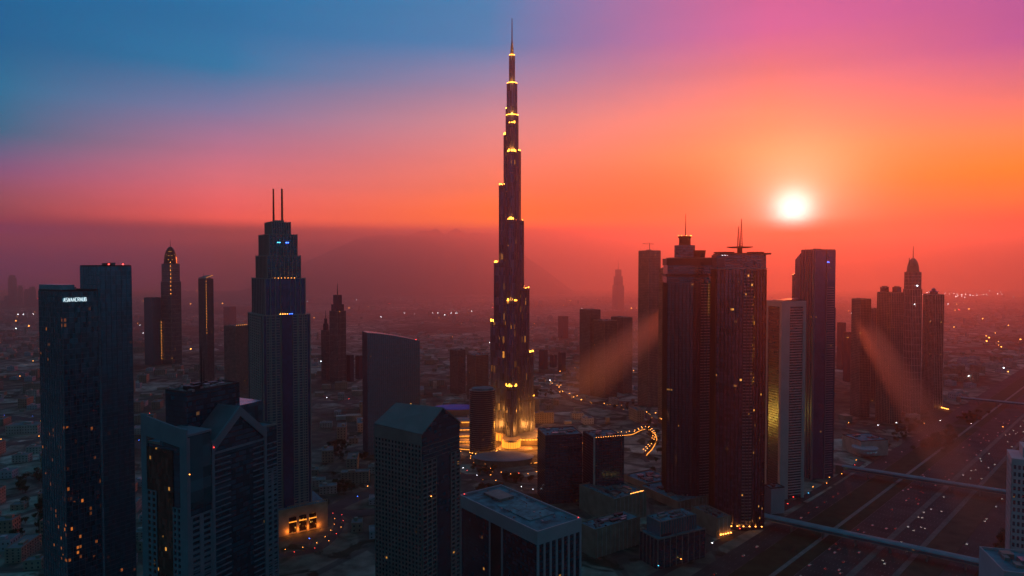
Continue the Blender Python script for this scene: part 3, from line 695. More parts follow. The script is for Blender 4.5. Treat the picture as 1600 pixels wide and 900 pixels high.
def gable_grey():
    """Foreground middle-left: punched-window tower with a sloping roof and a gabled glass end."""
    F = fit(586, 659, 718, 668, 540, 48); c, th_, w_, d_, h = F; site(F)
    t = thing('gabled_tower', 'grey tower with many small square windows and a slanted roof over a dark gable', 'high-rise', c, th_)
    wall = plain('grey_stone_wall', (.24,.215,.21), .75, .15); y = -d_/2; x = -w_/2
    hs = h - 6
    MB().box(x, w_/2, y, d_/2, 0, hs-8).build('core_glazing', G_DARK, t)
    g = MB(); wallgrid(g, -d_/2, d_/2, 0, hs-8, 14, 56, 'L', x, -.9, .38, .36); g.build('side_wall', wall, t)
    lim = MB(); g = MB(); g.box(x-.95, x, y, d_/2, hs-8, hs+1); g.build('side_parapet', wall, t)
    zp = h + 12
    xm = x + w_*.52
    r = MB()
    r.add([(x-1.2,y-1.2,hs+1),(xm,y-1.2,zp),(xm,d_/2,zp-2),(x-1.2,d_/2,hs+3),(x-1.2,y-1.2,hs),(xm,y-1.2,zp-1),(xm,d_/2,zp-3),(x-1.2,d_/2,hs+2)],[(0,1,2,3),(7,6,5,4),(0,4,5,1),(1,5,6,2),(2,6,7,3),(3,7,4,0)])
    r.add([(xm+.02,y-1.2,zp),(w_/2+1,y-1.2,hs+1),(w_/2+1,d_/2,hs+1),(xm+.02,d_/2,zp-2),(xm+.02,y-1.2,zp-1),(w_/2+1,y-1.2,hs),(w_/2+1,d_/2,hs),(xm+.02,d_/2,zp-3)],[(0,1,2,3),(7,6,5,4),(0,4,5,1),(1,5,6,2),(2,6,7,3),(3,7,4,0)])
    r.build('roof', plain('pale_roof_sheet', (.22,.21,.22), .7, .1, ior=1.2), t)
    MB().add([(x,y-.3,hs-8),(w_/2,y-.3,hs-8),(w_/2,y-.3,hs+.2),(xm,y-.3,zp-1.2),(x,y-.3,hs+.2),(x,y+.8,hs-8),(w_/2,y+.8,hs-8),(w_/2,y+.8,hs+.2),(xm,y+.8,zp-1.2),(x,y+.8,hs+.2)],[(0,1,2,3,4),(9,8,7,6,5),(0,5,6,1),(1,6,7,2),(0,4,9,5)]).build('gable_glazing', G_DARK, t)
    MB().box(x+.1, w_/2-.1, d_/2-.8, d_/2-.1, hs-8, hs+1).build('back_wall', wall, t)
    g = MB(); wallgrid(g, x, x+w_*.36, 0, hs-22, 3, 52, 'F', y-.02, -.85, .2, .28); wallgrid(g, w_/2-w_*.26, w_/2, 0, hs-22, 2, 52, 'F', y-.02, -.85, .34, .36)
    g.build('front_window_frame', wall, t)
    s = MB(); z = hs-10
    while z > hs-21: s.box(x+1, w_/2-1, y-.8, y-.31, z, z+.4); z -= 3.6
    s.build('balcony_slab', wall, t)
    lamp_on(t, x+w_*.2, y-1.3, h-58, E_WARM, .5)
gable_grey()

def front_white():
    """Bottom centre: white-framed office block, roof seen from above."""
    F = fit(720, 840, 906, 832, 600, 40); c, th_, w_, d_, h = F; site(F)
    t = thing('office_block', 'white framed office block with dark glass bays and cluttered flat roof at bottom centre', 'office building', c, th_)
    x, y = -w_/2, -d_/2
    MB().box(x, w_/2, y, d_/2, 0, h-.5).build('core_glazing', glass('block_glass', (.04,.14,.21), cell=(3,3.8), lit=.01, band=.8, bandcol=(.05,.05,.055)), t)
    f = MB(); D_ = 1.2
    f.box(x-D_, w_/2+D_, y-D_, y, h-11, h+1.4); f.box(x-D_, x, y, d_/2, h-11, h+1.4); f.box(w_/2, w_/2+D_, y, d_/2, h-11, h+1.4); f.box(x-D_, w_/2+D_, d_/2, d_/2+D_, h-11, h+1.4)
    f.build('parapet', WHITEP, t)
    for k in range(8):
        xx = x + w_*k/7; MB().box(max(xx-1.1, x-D_), min(xx+1.1, w_/2+D_), y-D_+.02, y, 0, h-11).build('pier', WHITEP, t)
    for a in (0, .42, .58, 1):
        yy = y + d_*a; wd = 2.0 if a in (0, 1) else .9
        if a: MB().box(x-D_+.02, x, yy-wd, min(yy+wd, d_/2), 0, h-11).build('pier', WHITEP, t)
    MB().box(x-.5, x-.02, y+d_*.43, y+d_*.57, 0, h-10.9).build('stair_glazing', DARKM, t)
    MB().box(x+.1, w_/2-.1, y+.1, d_/2-.1, h-.49, h-.2).build('roof', plain('stained_roof', (.06,.22,.27), .9, .6, .09, ior=1.2), t)
    rnd = random.Random(4)
    MB().box(-w_*.28, w_*.32, -d_*.30, d_*.12, h-.19, h+1.0).build('raised_deck', plain('deck_roof', (.09,.28,.33), .9, .4, .15, ior=1.2), t)
    MB().box(-w_*.1, w_*.25, d_*.18, d_*.40, h-.19, h+2.6).build('plant_room', CONC, t)
    for k in range(26):
        xx, yy = rnd.uniform(-.44,.44)*w_, rnd.uniform(-.44,.44)*d_; s = rnd.uniform(.6,1.8)
        MB().cb(xx, yy, h+1.01, h+1.0+rnd.uniform(.5,1.6), s, s*rnd.uniform(.7,1.6)).build('rooftop_unit', rnd.choice([DARKM, METAL, CONC]), t)
    g = MB()
    for k in range(9):
        a = Vector((rnd.uniform(-.4,.4)*w_, rnd.uniform(-.4,.4)*d_, h+1.2)); g.bar(a, a+Vector(rnd.choice([(12,0,0),(0,10,0)])), .22, 5)
    g.build('pipework', DARKM, t)
    lamp_on(t, w_/2-1, y+1, h+1.5, E_RED, .5); lamp_on(t, x+3, d_/2-2, h+1.5, E_RED, .5)
front_white()

def finned_block():
    F = fit(1000, 1028, 1102, 842, 770, 40); c, th_, w_, d_, h = F; site(F)
    t = thing('office_block', 'dark office block topped by a finned rooftop box, right of the white framed block', 'office building', c, th_)
    x, y = -w_/2, -d_/2
    MB().box(x, w_/2, y, d_/2, 0, h-2).build('core_glazing', G_DARK, t)
    g = MB()
    for k in range(9): xx = x+w_*k/8; g.box(max(xx-.4,x), min(xx+.4,w_/2), y-.8, y, 0, h-2)
    for k in range(6): yy = y+d_*k/5; g.box(x-.8, x, max(yy-.4,y), min(yy+.4,d_/2), 0, h-2)
    g.build('pier_frame', CONC, t)
    roofkit(t, w_, d_, h-1.99, seed=2, units=2)
    MB().box(x+w_*.12, w_/2-w_*.12, y+d_*.2, d_/2-d_*.05, h-1.6, h+15).build('roof_box', G_TEAL, t)
    g = MB()
    for k in range(15): xx = x+w_*.12+(w_*.76)*k/14; g.box(xx-.25, xx+.25, y+d_*.2-1.0, y+d_*.2, h-1.6, h+15.3)
    g.build('roof_fin_row', CONC, t)
    roofkit(t, w_*.76, d_*.75, h+15.01, 0, d_*.075, 1.0, seed=6, units=8)
finned_block()

def office_pair():
    F = fit(840, 840.5, 909, 676, 985, 8); c, th_, w_, d_, h = F
    F = (c, th_, w_, 60.0, h); site(F)
    t = block('office_block', 'broad dark glass office block in front of the glowing foot of the tallest tower', 'office building', fit(840, 852, 910, 682, 985, 14), G_DARK, DARKM, 3.9, 4.5, .2, .3, .2, seed=21, units=9)
    t = block('office_block', 'dark office block with small lamps along its roof edge, beside the broad block', 'office building', fit(911, 930, 975, 686, 960, 24), G_DARK, DARKM, 3.9, 3.6, .2, .3, .2, seed=22, units=9)
    for ch in t.children:
        if ch.name.startswith('facade') and 'grid' not in ch.name: bb = ch
    F = fit(911, 930, 975, 686, 960, 24)
    for k in range(12): lamp_on(t, -F[2]/2+F[2]*(k+.5)/12, -F[3]/2+.4, F[4]+1.7, E_WARM, .5, 'roof_lamp')
    MB().box(-F[2]/2-2.4, -F[2]/2-.4, -F[3]/2-1.2, -F[3]/2+1.2, 0, F[4]+2).build('corner_pier', STONE, t)
office_pair()

def address_tower():
    F = fit(388, 411, 484, 494, 870, 14); c, th_, w_, d_, h5 = F; site(F, 14)
    t = thing('stepped_tower', 'tall stepped tower with two thin masts and a lit arched base, left of centre', 'skyscraper', c, th_)
    zs = [h5, zat(437,436,880), zat(437,400,880), zat(437,366,880), zat(437,346,880)]
    fr = [1.0, .86, .72, .60, .40]; pale = plain('pale_frame', (.36,.33,.31), .65, .1)
    z0 = 0
    for i, (z1, f) in enumerate(zip(zs, fr)):
        W_, D_ = w_*f, d_*f*(1 if i < 3 else 1.1)
        tr = MB().box(-W_/2, W_/2, -D_/2, D_/2, z0, z1).build('tier', G_BLUE if i in (0, 1) else G_DARK, t)
        g = MB()
        for k in range(9):                                     # vertical pilasters
            xx = -W_/2+W_*k/8; g.box(max(xx-.45,-W_/2-.6), min(xx+.45,W_/2+.6), -D_/2-.9, -D_/2, z0, z1+1.5); g.box(max(xx-.45,-W_/2-.6), min(xx+.45,W_/2+.6), D_/2, D_/2+.9, z0, z1+1.5)
            yy = -D_/2+D_*k/8; g.box(-W_/2-.9, -W_/2, max(yy-.45,-D_/2), min(yy+.45,D_/2), z0, z1+1.5); g.box(W_/2, W_/2+.9, max(yy-.45,-D_/2), min(yy+.45,D_/2), z0, z1+1.5)
        g.build('pilaster_frame', pale, tr)
        MB().box(-W_/2-.5, W_/2+.5, -D_/2-.5, D_/2+.5, z1, z1+.8).build('cornice', pale, tr)
        if i == 0:
            g = MB()
            for a0, a1 in ((.06, .36), (.62, .94)):
                wallgrid(g, -W_/2+W_*a0, -W_/2+W_*a1, 30, z1, 3, 72, 'F', -D_/2-.01, -.8, .22, .30)
            wallgrid(g, -D_/2+D_*.1, D_/2-D_*.1, 30, z1, 6, 72, 'L', -W_/2-.01, -.8, .3, .30)
            g.build('window_grid', pale, tr)
        z0 = z1 + .8
    MB().box(-w_*.11, w_*.11, -d_/2-1.6, -d_/2-.95, 20, zs[0]+1.2).build('centre_glazing', G_BLUE, t)
    MB().box(-w_*.10, w_*.10, -d_*.43-1.6, -d_*.43-.95, zs[0]+1, zs[1]+1).build('centre_glazing', G_BLUE, t)
    mx = w_*.06
    MB().bar((-mx-1.5,0,zs[4]), (-mx-1.5,0,zat(431,290,880)), 1.5, 6, 1.0).build('mast', DARKM, t)
    MB().bar((mx+2.6,0,zs[4]), (mx+2.6,0,zat(441,289,880)), 1.6, 6, 1.3).build('mast', DARKM, t)
    MB().box(-mx-2, mx+4, -4, 4, zs[4], zs[4]+4).build('mast_plinth', pale, t)
    for px_, m_ in ((-.12,E_CYAN),(-.08,E_CYAN),(.10,E_BLUE),(.06,E_BLUE)): lamp_on(t, w_*px_, -d_*.33-1.2, zat(437,379,880), m_, 1.1, 'lamp')
    for k in range(7): lamp_on(t, -w_*.22+w_*.07*k, -d_*.43-.2, zs[1]+.9, E_WARM, .55, 'lamp')
    for k in range(6): lamp_on(t, -w_*.12+w_*.05*k, -d_*.43-2, zs[0]+1, E_WARM if k < 4 else E_BLUE, .9, 'lamp')
    # podium with three lit arched bays
    P0, P1, py0, ph = -w_*.10, w_*.78, -d_/2-16, 34.0
    wallm = plain('sand_podium', (.40,.30,.22), .8)
    MB().box(P0-w_*.45, P1, py0+1.2, d_/2, 0, ph-3).build('podium', wallm, t)
    g = MB(); bays = 3; bx0, bx1 = P0, P0+(P1-P0)*.74; bw = (bx1-bx0)/bays
    g.box(bx0-w_*.45, bx0, py0, py0+1.2, 0, ph); g.box(bx1, P1, py0, py0+1.2, 0, ph)
    arch_z = 22
    for b_ in range(bays):
        xa = bx0+bw*b_; xb = xa+bw; pw = 1.6
        g.box(xa, xa+pw, py0, py0+1.2, 0, ph); g.box(xb-pw, xb, py0, py0+1.2, 0, ph)
        r = (bw-2*pw)/2; cx = (xa+xb)/2; n = 10
        for k in range(n):
            a0, a1 = math.pi*k/n, math.pi*(k+1)/n
            X0, Z0, X1, Z1 = cx+r*math.cos(a0), arch_z+r*.55*math.sin(a0), cx+r*math.cos(a1), arch_z+r*.55*math.sin(a1)
            g.add([(X1,py0,Z1),(X0,py0,Z0),(X0,py0,ph),(X1,py0,ph),(X1,py0+1.2,Z1),(X0,py0+1.2,Z0),(X0,py0+1.2,ph),(X1,py0+1.2,ph)],[(0,1,2,3),(7,6,5,4),(0,4,5,1),(3,2,6,7)])
        MB().box(xa+pw, xb-pw, py0+.9, py0+1.15, 2, arch_z).build('arch_window', glass('arch_glass', (.05,.03,.02), cell=(2,3), lit=.25, ls=1.0), t)
        MB().box(xa+pw, xb-pw, py0-.3, py0+.1, 15.5, 16.6).build('light_strip', emis('arch_light', (1,.30,.03), 1.8), t)
    g.build('podium_wall', wallm, t)
    MB().box(P0-w_*.45, P1, py0+.1, d_/2, ph-2.9, ph-2.6).build('podium_roof', ROOFM, t)
    g = MB()
    for k in range(22): xx = P0+(P1-P0)*k/21; g.box(xx-.3, xx+.3, py0+.2, py0+.8, ph, ph+3)
    g.box(P0, P1, py0+.2, py0+.8, ph+3, ph+3.6); g.build('balustrade', wallm, t)
    for k in range(4):
        l = bpy.data.lights.new('arch_uplight', 'POINT'); l.energy = 2200; l.color = (1,.28,.03); l.shadow_soft_size = .6
        o = bpy.data.objects.new('arch_uplight', l); COL.objects.link(o); o.parent = t; o.location = (bx0+bw*k, py0-3.5, 5)
address_tower()

def wedge_tower():
    F = fit(569, 571, 652, 527, 1260, 12); c, th_, w_, d_, h = F; d_ = 42; site((c,th_,w_,d_,h))
    t = thing('wedge_tower', 'wide plain dark teal slab tower whose top slopes down to the right', 'skyscraper', c, th_)
    zl, zr = zat(571,519,1260), zat(652,535,1260); n = 10
    pts = [(-w_/2+w_*k/n, zl+(zr-zl)*(k/n)**1.4) for k in range(n+1)]
    v = [(x,-d_/2,0) for x,z in pts]+[(x,-d_/2,z) for x,z in pts]+[(x,d_/2,0) for x,z in pts]+[(x,d_/2,z) for x,z in pts]; m_ = n+1
    f = []
    for k in range(n): f += [(k,k+1,m_+k+1,m_+k),(2*m_+k+1,2*m_+k,3*m_+k,3*m_+k+1),(m_+k,m_+k+1,3*m_+k+1,3*m_+k)]
    f += [(0,m_,3*m_,2*m_),(n,2*m_+n,3*m_+n,m_+n)]
    MB().add(v, f).build('facade', G_TEAL, t)
    g = MB()
    for k in range(26):
        x = -w_/2+w_*k/25; z = zl+(zr-zl)*(k/25)**1.4; g.box(x-.2, x+.2, -d_/2-.5, -d_/2, 0, z+1.2)
    for k in range(12):
        y = -d_/2+d_*k/11; g.box(-w_/2-.5, -w_/2, y-.2, y+.2, 0, zl)
    [g.box(-w_/2+.01, w_/2-.01, -d_/2-.3, -d_/2, z, z+.5) for z in [10+8*i for i in range(30)] if z < zr-4]
    g.build('mullion_grid', MULL, t); lamp_on(t, w_/2-1, 0, zr, E_RED, .9)
wedge_tower()

def curved_twins():
    """The pair of big bow-fronted towers right of the tallest one."""
    def bow(w_, d_, n=14, k=.55):
        pts = []
        for i in range(n+1):
            a = -1+2*i/n; pts.append((a*w_/2, -d_/2 - (1-a*a)*d_*k*.5 + d_*k*.25))
        return pts + [(w_/2, d_/2), (-w_/2, d_/2)]
    def facade(t, w_, d_, z1, gm, bands, fm):
        poly = bow(w_, d_)
        MB().prism(poly, 0, z1).build('facade', gm, t)
        g = MB(); z = 4
        n = len(poly)-2
        while z < z1:
            for i in range(n-1):
                if bands and not any(a <= (i+.5)/(n-1) <= b_ for a, b_ in bands): continue
                p, q = Vector(poly[i]), Vector(poly[i+1]); nn = Vector(((q-p).y, -(q-p).x)).normalized()*1.3
                g.prism([tuple(p), tuple(p+nn), tuple(q+nn), tuple(q)], z, z+.9)
            z += 4.1
        g.build('balcony_band', fm, t)
        g = MB()
        for i in range(n):
            p = Vector(poly[i]); g.prism([(p.x-.35,p.y+.1),(p.x-.35,p.y-1.5),(p.x+.35,p.y-1.5),(p.x+.35,p.y+.1)], 0, z1)
        for s in (-1, 1):
            for k in range(9):
                y = -d_*.35+d_*.83*k/8; g.box(min(s*w_/2, s*(w_/2+.8)), max(s*w_/2, s*(w_/2+.8)), y-.3, y+.3, 0, z1)
        g.build('vertical_fins', DARKM, t)
        return poly
    fm = plain('lilac_cladding', (.32,.27,.28), .5, .1)
    # left one
    F = fit(1038, 1042, 1119, 404, 1010, 8); c, th_, w_, d_, h = F; d_ = 50; site((c,th_,w_,d_,h))
    t = thing('bow_tower', 'left of the two large bow-fronted towers, crowned by a drum and one mast', 'skyscraper', c, th_)
    zb = zat(1080, 442, 1000)
    facade(t, w_, d_, zb, G_BRONZE, [(.62, .97)], fm)
    g = MB()
    for k, (z0, z1, s) in enumerate(((zb, zb+9, 1.02), (zb+9, zb+13, 1.06), (zb+13, zb+26, .99), (zb+26, h, 1.03))):
        MB().prism([(x*s, y*s) for x, y in bow(w_, d_)], z0+.01, z1).build('crown_tier', [G_DARK, DARKM][k % 2], t)
    zz = lambda y: zat(1070, y, 1010); m1 = 1/FPX*1010
    cx = (1070-1078)*m1
    roofkit(t, w_*.9, d_*.7, h+.01, 0, 0, 1.5, seed=31, units=6)
    MB().lathe([(16*m1, h), (16*m1, zz(383))], 24, cx, 0).build('drum', G_DARK, t)
    MB().lathe([(9.2*m1, zz(383)), (9.0*m1, zz(372)), (11*m1, zz(370)), (11*m1, zz(368.5))], 24, cx, 0).build('drum_top', G_GOLD, t)
    for k in range(5): lamp_on(t, cx+10*m1*math.cos(-k*.75), 10*m1*math.sin(-k*.75), zz(368.3), E_WARM, .8, 'roof_lamp')
    MB().lathe([(9*m1, h), (10.5*m1, zz(392)), (11*m1, zz(391))], 20, cx+22*m1, 0).build('side_canopy', DARKM, t)
    mast(t, cx+1, 0, zz(368), zz(333), .9)
    MB().box(w_/2-3.0, w_/2-.6, -d_*.62, -d_*.5, zat(1117,492,990), zat(1117,443,990)).build('light_slot', emis('slot_light', (1,.40,.04), 1.4), t)
    # right one
    F = fit(1113, 1119, 1197, 404, 905, 10); c, th_, w_, d_, h = F; d_ = 46; site((c,th_,w_,d_,h))
    t = thing('bow_tower', 'right one of the two large bow-fronted towers, topped by flat discs and twin lattice masts', 'skyscraper', c, th_)
    zz = lambda y: zat(1158, y, 905); m1 = 1/FPX*905
    facade(t, w_, d_, zz(421), glass('plum_glass', (.15,.15,.24), cell=(3.0,4.0), lit=.02, band=.6, bandcol=(.12,.10,.11)), [(.48, .68)], fm)
    MB().box(w_*.20, w_*.24, -d_*.60, -d_*.50, zz(600), zz(424)).build('gold_strip', glass('gold_strip_glass', (.05,.03,.02), cell=(1.4,2.5), lit=.6, lcol=(1,.42,.05), ls=.8, clump=20.), t)
    MB().prism([(x*.99, y*.98) for x, y in bow(w_, d_)], zz(421)+.01, zz(398)).build('crown_tier', G_DARK, t)
    MB().prism([(x*1.03, y*1.03) for x, y in bow(w_, d_)], zz(421)+.5, zz(419)).build('crown_ledge', METAL, t)
    MB().box(-w_*.46, w_*.56, -d_*.55, d_*.5, zz(398), zz(395.5)).build('roof_slab', DARKM, t)
    for s, xx in ((16, -.30), (13, .34)):
        MB().lathe([(s*m1*.8, zz(396)), (s*m1, zz(394.4)), (s*m1, zz(393.4))], 20, w_*xx, 0).build('roof_disc', DARKM, t)
    MB().lathe([(4*m1, zz(398)), (4*m1, zz(387))], 14, w_*.02, 0).build('hub', DARKM, t)
    MB().lathe([(14*m1, zz(387.3)), (20*m1, zz(386)), (20*m1, zz(385.2)), (5*m1, zz(384.8))], 24, w_*.02, 0).build('top_disc', DARKM, t)
    for xo, yt in ((-2.2, 353), (2.2, 341)):
        g = MB(); b_ = w_*.02+xo*m1; z0, z1 = zz(385), zz(yt); r = 1.6*m1
        cor = [(-r,-r),(r,-r),(r,r),(-r,r)]
        for (a, bb) in cor: g.bar((b_+a, bb, z0), (b_+a*.12, bb*.12, z1), .3, 4)
        for k in range(12):
            f0, f1 = k/12, (k+1)/12
            for i in range(4):
                p = cor[i]; q = cor[(i+1)%4]; s0, s1 = 1-.88*f0, 1-.88*f1
                g.bar((b_+p[0]*s0, p[1]*s0, z0+(z1-z0)*f0), (b_+q[0]*s1, q[1]*s1, z0+(z1-z0)*f1), .16, 3)
        g.build('lattice_mast', DARKM, t)
    for k in range(7): lamp_on(t, -w_*.40+w_*.05*k, -d_*.52, zz(399.5), E_WHITE, .45, 'roof_lamp')
    # lit entrance canopy
    for k in range(6): lamp_on(t, -w_*.2+w_*.12*k, -d_*.72, 6+k*.2, E_WARM, 1.1, 'entrance_lamp')
curved_twins()

def white_frame_tower():
    F = fit(1198, 1222, 1259, 471, 1005, 38); c, th_, w_, d_, h = F; site(F)
    t = thing('framed_tower', 'slender tower in a pale frame with stacked balconies, right of the bow-fronted pair', 'skyscraper', c, th_)
    x, y = -w_/2, -d_/2
    pale = plain('white_frame_cladding', (.50,.48,.50), .6, .08)
    MB().box(x, w_/2, y, d_/2, 0, h-3).build('core_glazing', G_DARK, t)
    g = MB(); g.box(x-1.2, x, y+d_*.86, d_/2, 0, h); g.box(x-1.2, x, y-1.2, y+d_*.1, 0, h); g.box(x, x+w_*.32, y-1.2, y, 0, h); g.box(w_/2-w_*.12, w_/2, y-1.2, y, 0, h)
    g.box(x-1.2, x, y+d_*.1, y+d_*.86, h-8, h); g.box(x+w_*.32, w_/2-w_*.12, y-1.2, y, h-8, h); g.build('outer_frame', pale, t)
    g = MB(); z = 6
    while z < h-10: g.box(x+w_*.34, w_/2-w_*.13, y-1.9, y, z, z+1.25); z += 3.9
    g.build('balcony_stack', pale, t)
    g = MB(); z = 6
    while z < h-10: g.box(x-.6, x, y+d_*.1, y+d_*.86, z, z+.4); z += 3.9
    g.build('floor_lines', DARKM, t)
    roofkit(t, w_, d_, h-2.99, par=3.2, seed=41, units=5, pmat=pale)
    MB().add([(x+w_*.2,-d_*.3,h+.4),(w_/2,-d_*.3,h+2.6),(w_/2,d_*.4,h+2.6),(x+w_*.2,d_*.4,h+.4),(x+w_*.2,-d_*.3,h+1),(w_/2,-d_*.3,h+3.4),(w_/2,d_*.4,h+3.4),(x+w_*.2,d_*.4,h+1)],[(0,3,2,1),(4,5,6,7),(0,1,5,4),(1,2,6,5),(2,3,7,6),(3,0,4,7)]).build('roof_canopy', DARKM, t)
white_frame_tower()

def stepped_right():
    F = fit(1238, 1272, 1309, 392, 1100, 40); c, th_, w_, d_, h = F; site(F)
    t = thing('slab_tower', 'tall dark blue stepped slab tower just below the rising sun', 'skyscraper', c, th_)
    # extents along the front and the left side
    z1 = zat(1300, 391, 1110); z2 = zat(1265, 402, 1130); z3 = zat(1244, 428, 1150); z4 = zat(1307, 481, 1110)
    pale = plain('slab_cladding', (.17,.18,.24), .55, .1)
    MB().box(-w_/2+.5, w_*.42, -d_/2+.2, d_*.10, 0, z1).build('tall_slab', G_BLUE, t)
    MB().add([(-w_/2,d_*.10,0),(w_*.40,d_*.10,0),(w_*.40,d_*.36,0),(-w_/2,d_*.36,0),(-w_/2,d_*.10,z2+7),(w_*.40,d_*.10,z2+7),(w_*.40,d_*.36,z2-4),(-w_/2,d_*.36,z2-4)],[(0,3,2,1),(4,5,6,7),(0,1,5,4),(1,2,6,5),(2,3,7,6),(3,0,4,7)]).build('sloped_slab', G_BLUE, t)
    MB().box(-w_/2+.3, w_*.38, d_*.362, d_/2, 0, z3).build('low_slab', G_DARK, t)
    MB().box(w_*.422, w_/2, -d_*.45, d_*.3, 0, z4).build('side_slab', G_DARK, t)
    g = MB()
    g.box(-w_/2-.4, -w_/2+2.2, -d_/2-.8, -d_/2+.2, 0, z1); g.box(w_*.02, w_*.06, -d_/2-.8, -d_/2+.2, 0, z1)
    for k in range(6): g.box(-w_/2-.6, -w_/2+.2, -d_/2+d_*.12*k, -d_/2+d_*.12*k+.7, 0, z1 if k < 5 else z2)
    g.build('pilasters', pale, t)
    g = MB(); z = 8
    while z < z1-60: g.box(w_*.06, w_*.36, -d_/2-1.2, -d_/2+.2, z, z+1.2); z += 3.9
    g.build('balcony_stack', pale, t)
    roofkit(t, w_*.9, d_*.58, z1+.01, -w_*.04, -d_*.2, 1.5, seed=51, units=4)
    mast(t, -w_*.2, d_*.2, z2, z2+16, .35)
    lamp_on(t, w_*.05, -d_/2-1.4, zat(1295,410,1100), E_BLUE, 1.0, 'lamp'); lamp_on(t, w_*.10, -d_/2-1.4, zat(1295,410,1100), E_BLUE, 1.0, 'lamp')
stepped_right()

GH = 'towers standing along the right side of the haze'
block('tower_block', 'plain brown tower block left of the cluster by the highway bend', 'high-rise', fit(1331, 1345, 1361, 468, 1560, 40), G_BRONZE, SANDW, 3.8, 4, .5, .6, .4, seed=61)
block('tower_block', 'low pale tower block half hidden behind the plain brown tower block', 'high-rise', fit(1356, 1362, 1374, 483, 1750, 30), G_FAR, SANDW, 3.8, 4, .5, .5, .4, seed=62)
def twin_top():
    F = fit(1371, 1393, 1412, 458, 1500, 42); c, th_, w_, d_, h = F; site(F)
    t = block('tower_block', 'dark tower with two stubby roof blocks, left neighbour of the domed tower', 'high-rise', F, G_BRONZE, SANDW, 3.8, 4.5, .7, .5, .6, seed=63)
    for s in (-1, 1):
        MB().cb(s*w_*.24 if s < 0 else w_*.26, -s*d_*.22, h+.4, h+13, w_*.34, d_*.34).build('roof_block', G_DARK, t)
        MB().cb(s*w_*.24 if s < 0 else w_*.26, -s*d_*.22, h+13.01, h+15, w_*.22, d_*.22).build('roof_cap', SANDW, t)
twin_top()
def domed(label, px0, px1, ysh, ydome, ytip, D, base_step, gm, lit=False, slim=False):
    F = fit(px0, (px0+px1)/2, px1, ysh, D, 42); c, th_, w_, d_, h = F; site(F)
    t = thing('domed_tower', label, 'skyscraper', c, th_)
    xc = (px0+px1)/2; zz = lambda y: zat(xc, y, D); s = 1.0; r = min(w_, d_)/2
    MB().box(-w_/2, w_/2, -d_/2, d_/2, 0, zz(base_step)).build('shaft', gm, t)
    grid(MB(), w_, d_, 0, zz(base_step), 16, 4.5, .8, .8, .7).build('shaft_grid', STONE if not lit else SANDW, t)
    MB().box(-w_*.45, w_*.45, -d_*.45, d_*.45, zz(base_step), h).build('upper_shaft', gm, t)
    grid(MB(), w_*.9, d_*.9, zz(base_step), h, 8, 4, .6, .6, .6).build('upper_shaft_grid', STONE, t)
    z0 = h; zd = zz(ydome)
    prof = [(r*1.08, h), (r*1.08, h+2)] + [(r*1.02*math.cos(a), h+2+(zd-h-2)*math.sin(a)) for a in [k*math.pi/2/8 for k in range(9)]]
    prof[-1] = (.6, zd)
    MB().lathe(prof, 24).build('dome', G_GOLD if lit else plain('dome_metal', (.22,.18,.17), .45), t)
    MB().bar((0,0,zd-.5), (0,0,zz(ytip)), 1.1, 6, .4).build('finial', DARKM, t)
    return t, w_, d_, h, zz
t, w_, d_, h, zz = domed('tower with a pointed dome and tall needle, in the cluster right of the sun', 1412, 1441, 425, 403, 384, 1600, 452, G_BRONZE)
MB().bar((-w_*.42,0,zz(425)), (-w_*.42,0,zz(403)), 1.6, 6, .9).build('side_mast', DARKM, t); lamp_on(t, 0, -d_*.5, zz(447), E_WHITE, 1.6, 'lamp'); lamp_on(t, -w_*.3, -d_*.52, zz(476), E_WHITE, 1.4, 'lamp')
t, w_, d_, h, zz = domed('slender tower with a gold lit onion dome, in the hazy district at left', 251, 282, 412, 385, 374, 2420, 440, glass('dusk_glass', (.05,.14,.22), cell=(3,4), lit=.012), lit=True)
for k in range(9): lamp_on(t, -w_/2-.8, -d_/2, zz(410)-k*14, E_WARM, 1.3, 'lamp')
F = fit(1443, 1462, 1475, 461, 1650, 40)
t = block('tower_block', 'pale ribbed tower with a small round lantern on top, right end of the cluster', 'high-rise', F, G_RES, STONE, 3.8, 4.5, 1.0, .4, .8, seed=65)
MB().lathe([(9, F[4]), (9, F[4]+7), (11, F[4]+7.5), (11, F[4]+8.5), (5, F[4]+10), (4.5, F[4]+14), (.5, F[4]+17)], 16, 0, 0).build('lantern', G_DARK, t)
for k in range(6): lamp_on(t, F[2]*.4, -F[3]/2-2-k*4, 4, E_WARM, 1.6, 'street_level_lamp')

# left hazy district towers
t = block('tower_block', 'dark teal block attached beside the onion-domed tower', 'high-rise', fit(225, 238, 251, 466, 2400, 38), G_TEAL, DARKM, 4, 4, .5, .5, .4, seed=71)
for k in range(14): lamp_on(t, fit(225,238,251,466,2400,38)[2]/2, -fit(225,238,251,466,2400,38)[3]/2-1, 150-k*10, E_WARM, 1.0, 'edge_lamp')
F = fit(310, 322, 333, 436, 2022, 38)
t = block('tower_block', 'slim tower with a lit slanted roof edge, in the haze right of the onion-domed tower', 'high-rise', F, G_RES, CONC, 4, 3.5, .6, .5, .6, seed=72)
MB().add([(-F[2]/2,-F[3]/2,F[4]+2),(F[2]/2,-F[3]/2,F[4]+9),(F[2]/2,F[3]/2,F[4]+9),(-F[2]/2,F[3]/2,F[4]+2),(-F[2]/2,-F[3]/2,F[4]+3.5),(F[2]/2,-F[3]/2,F[4]+10.5),(F[2]/2,F[3]/2,F[4]+10.5),(-F[2]/2,F[3]/2,F[4]+3.5)],[(0,3,2,1),(4,5,6,7),(0,1,5,4),(1,2,6,5),(2,3,7,6),(3,0,4,7)]).build('slanted_roof', CONC, t)
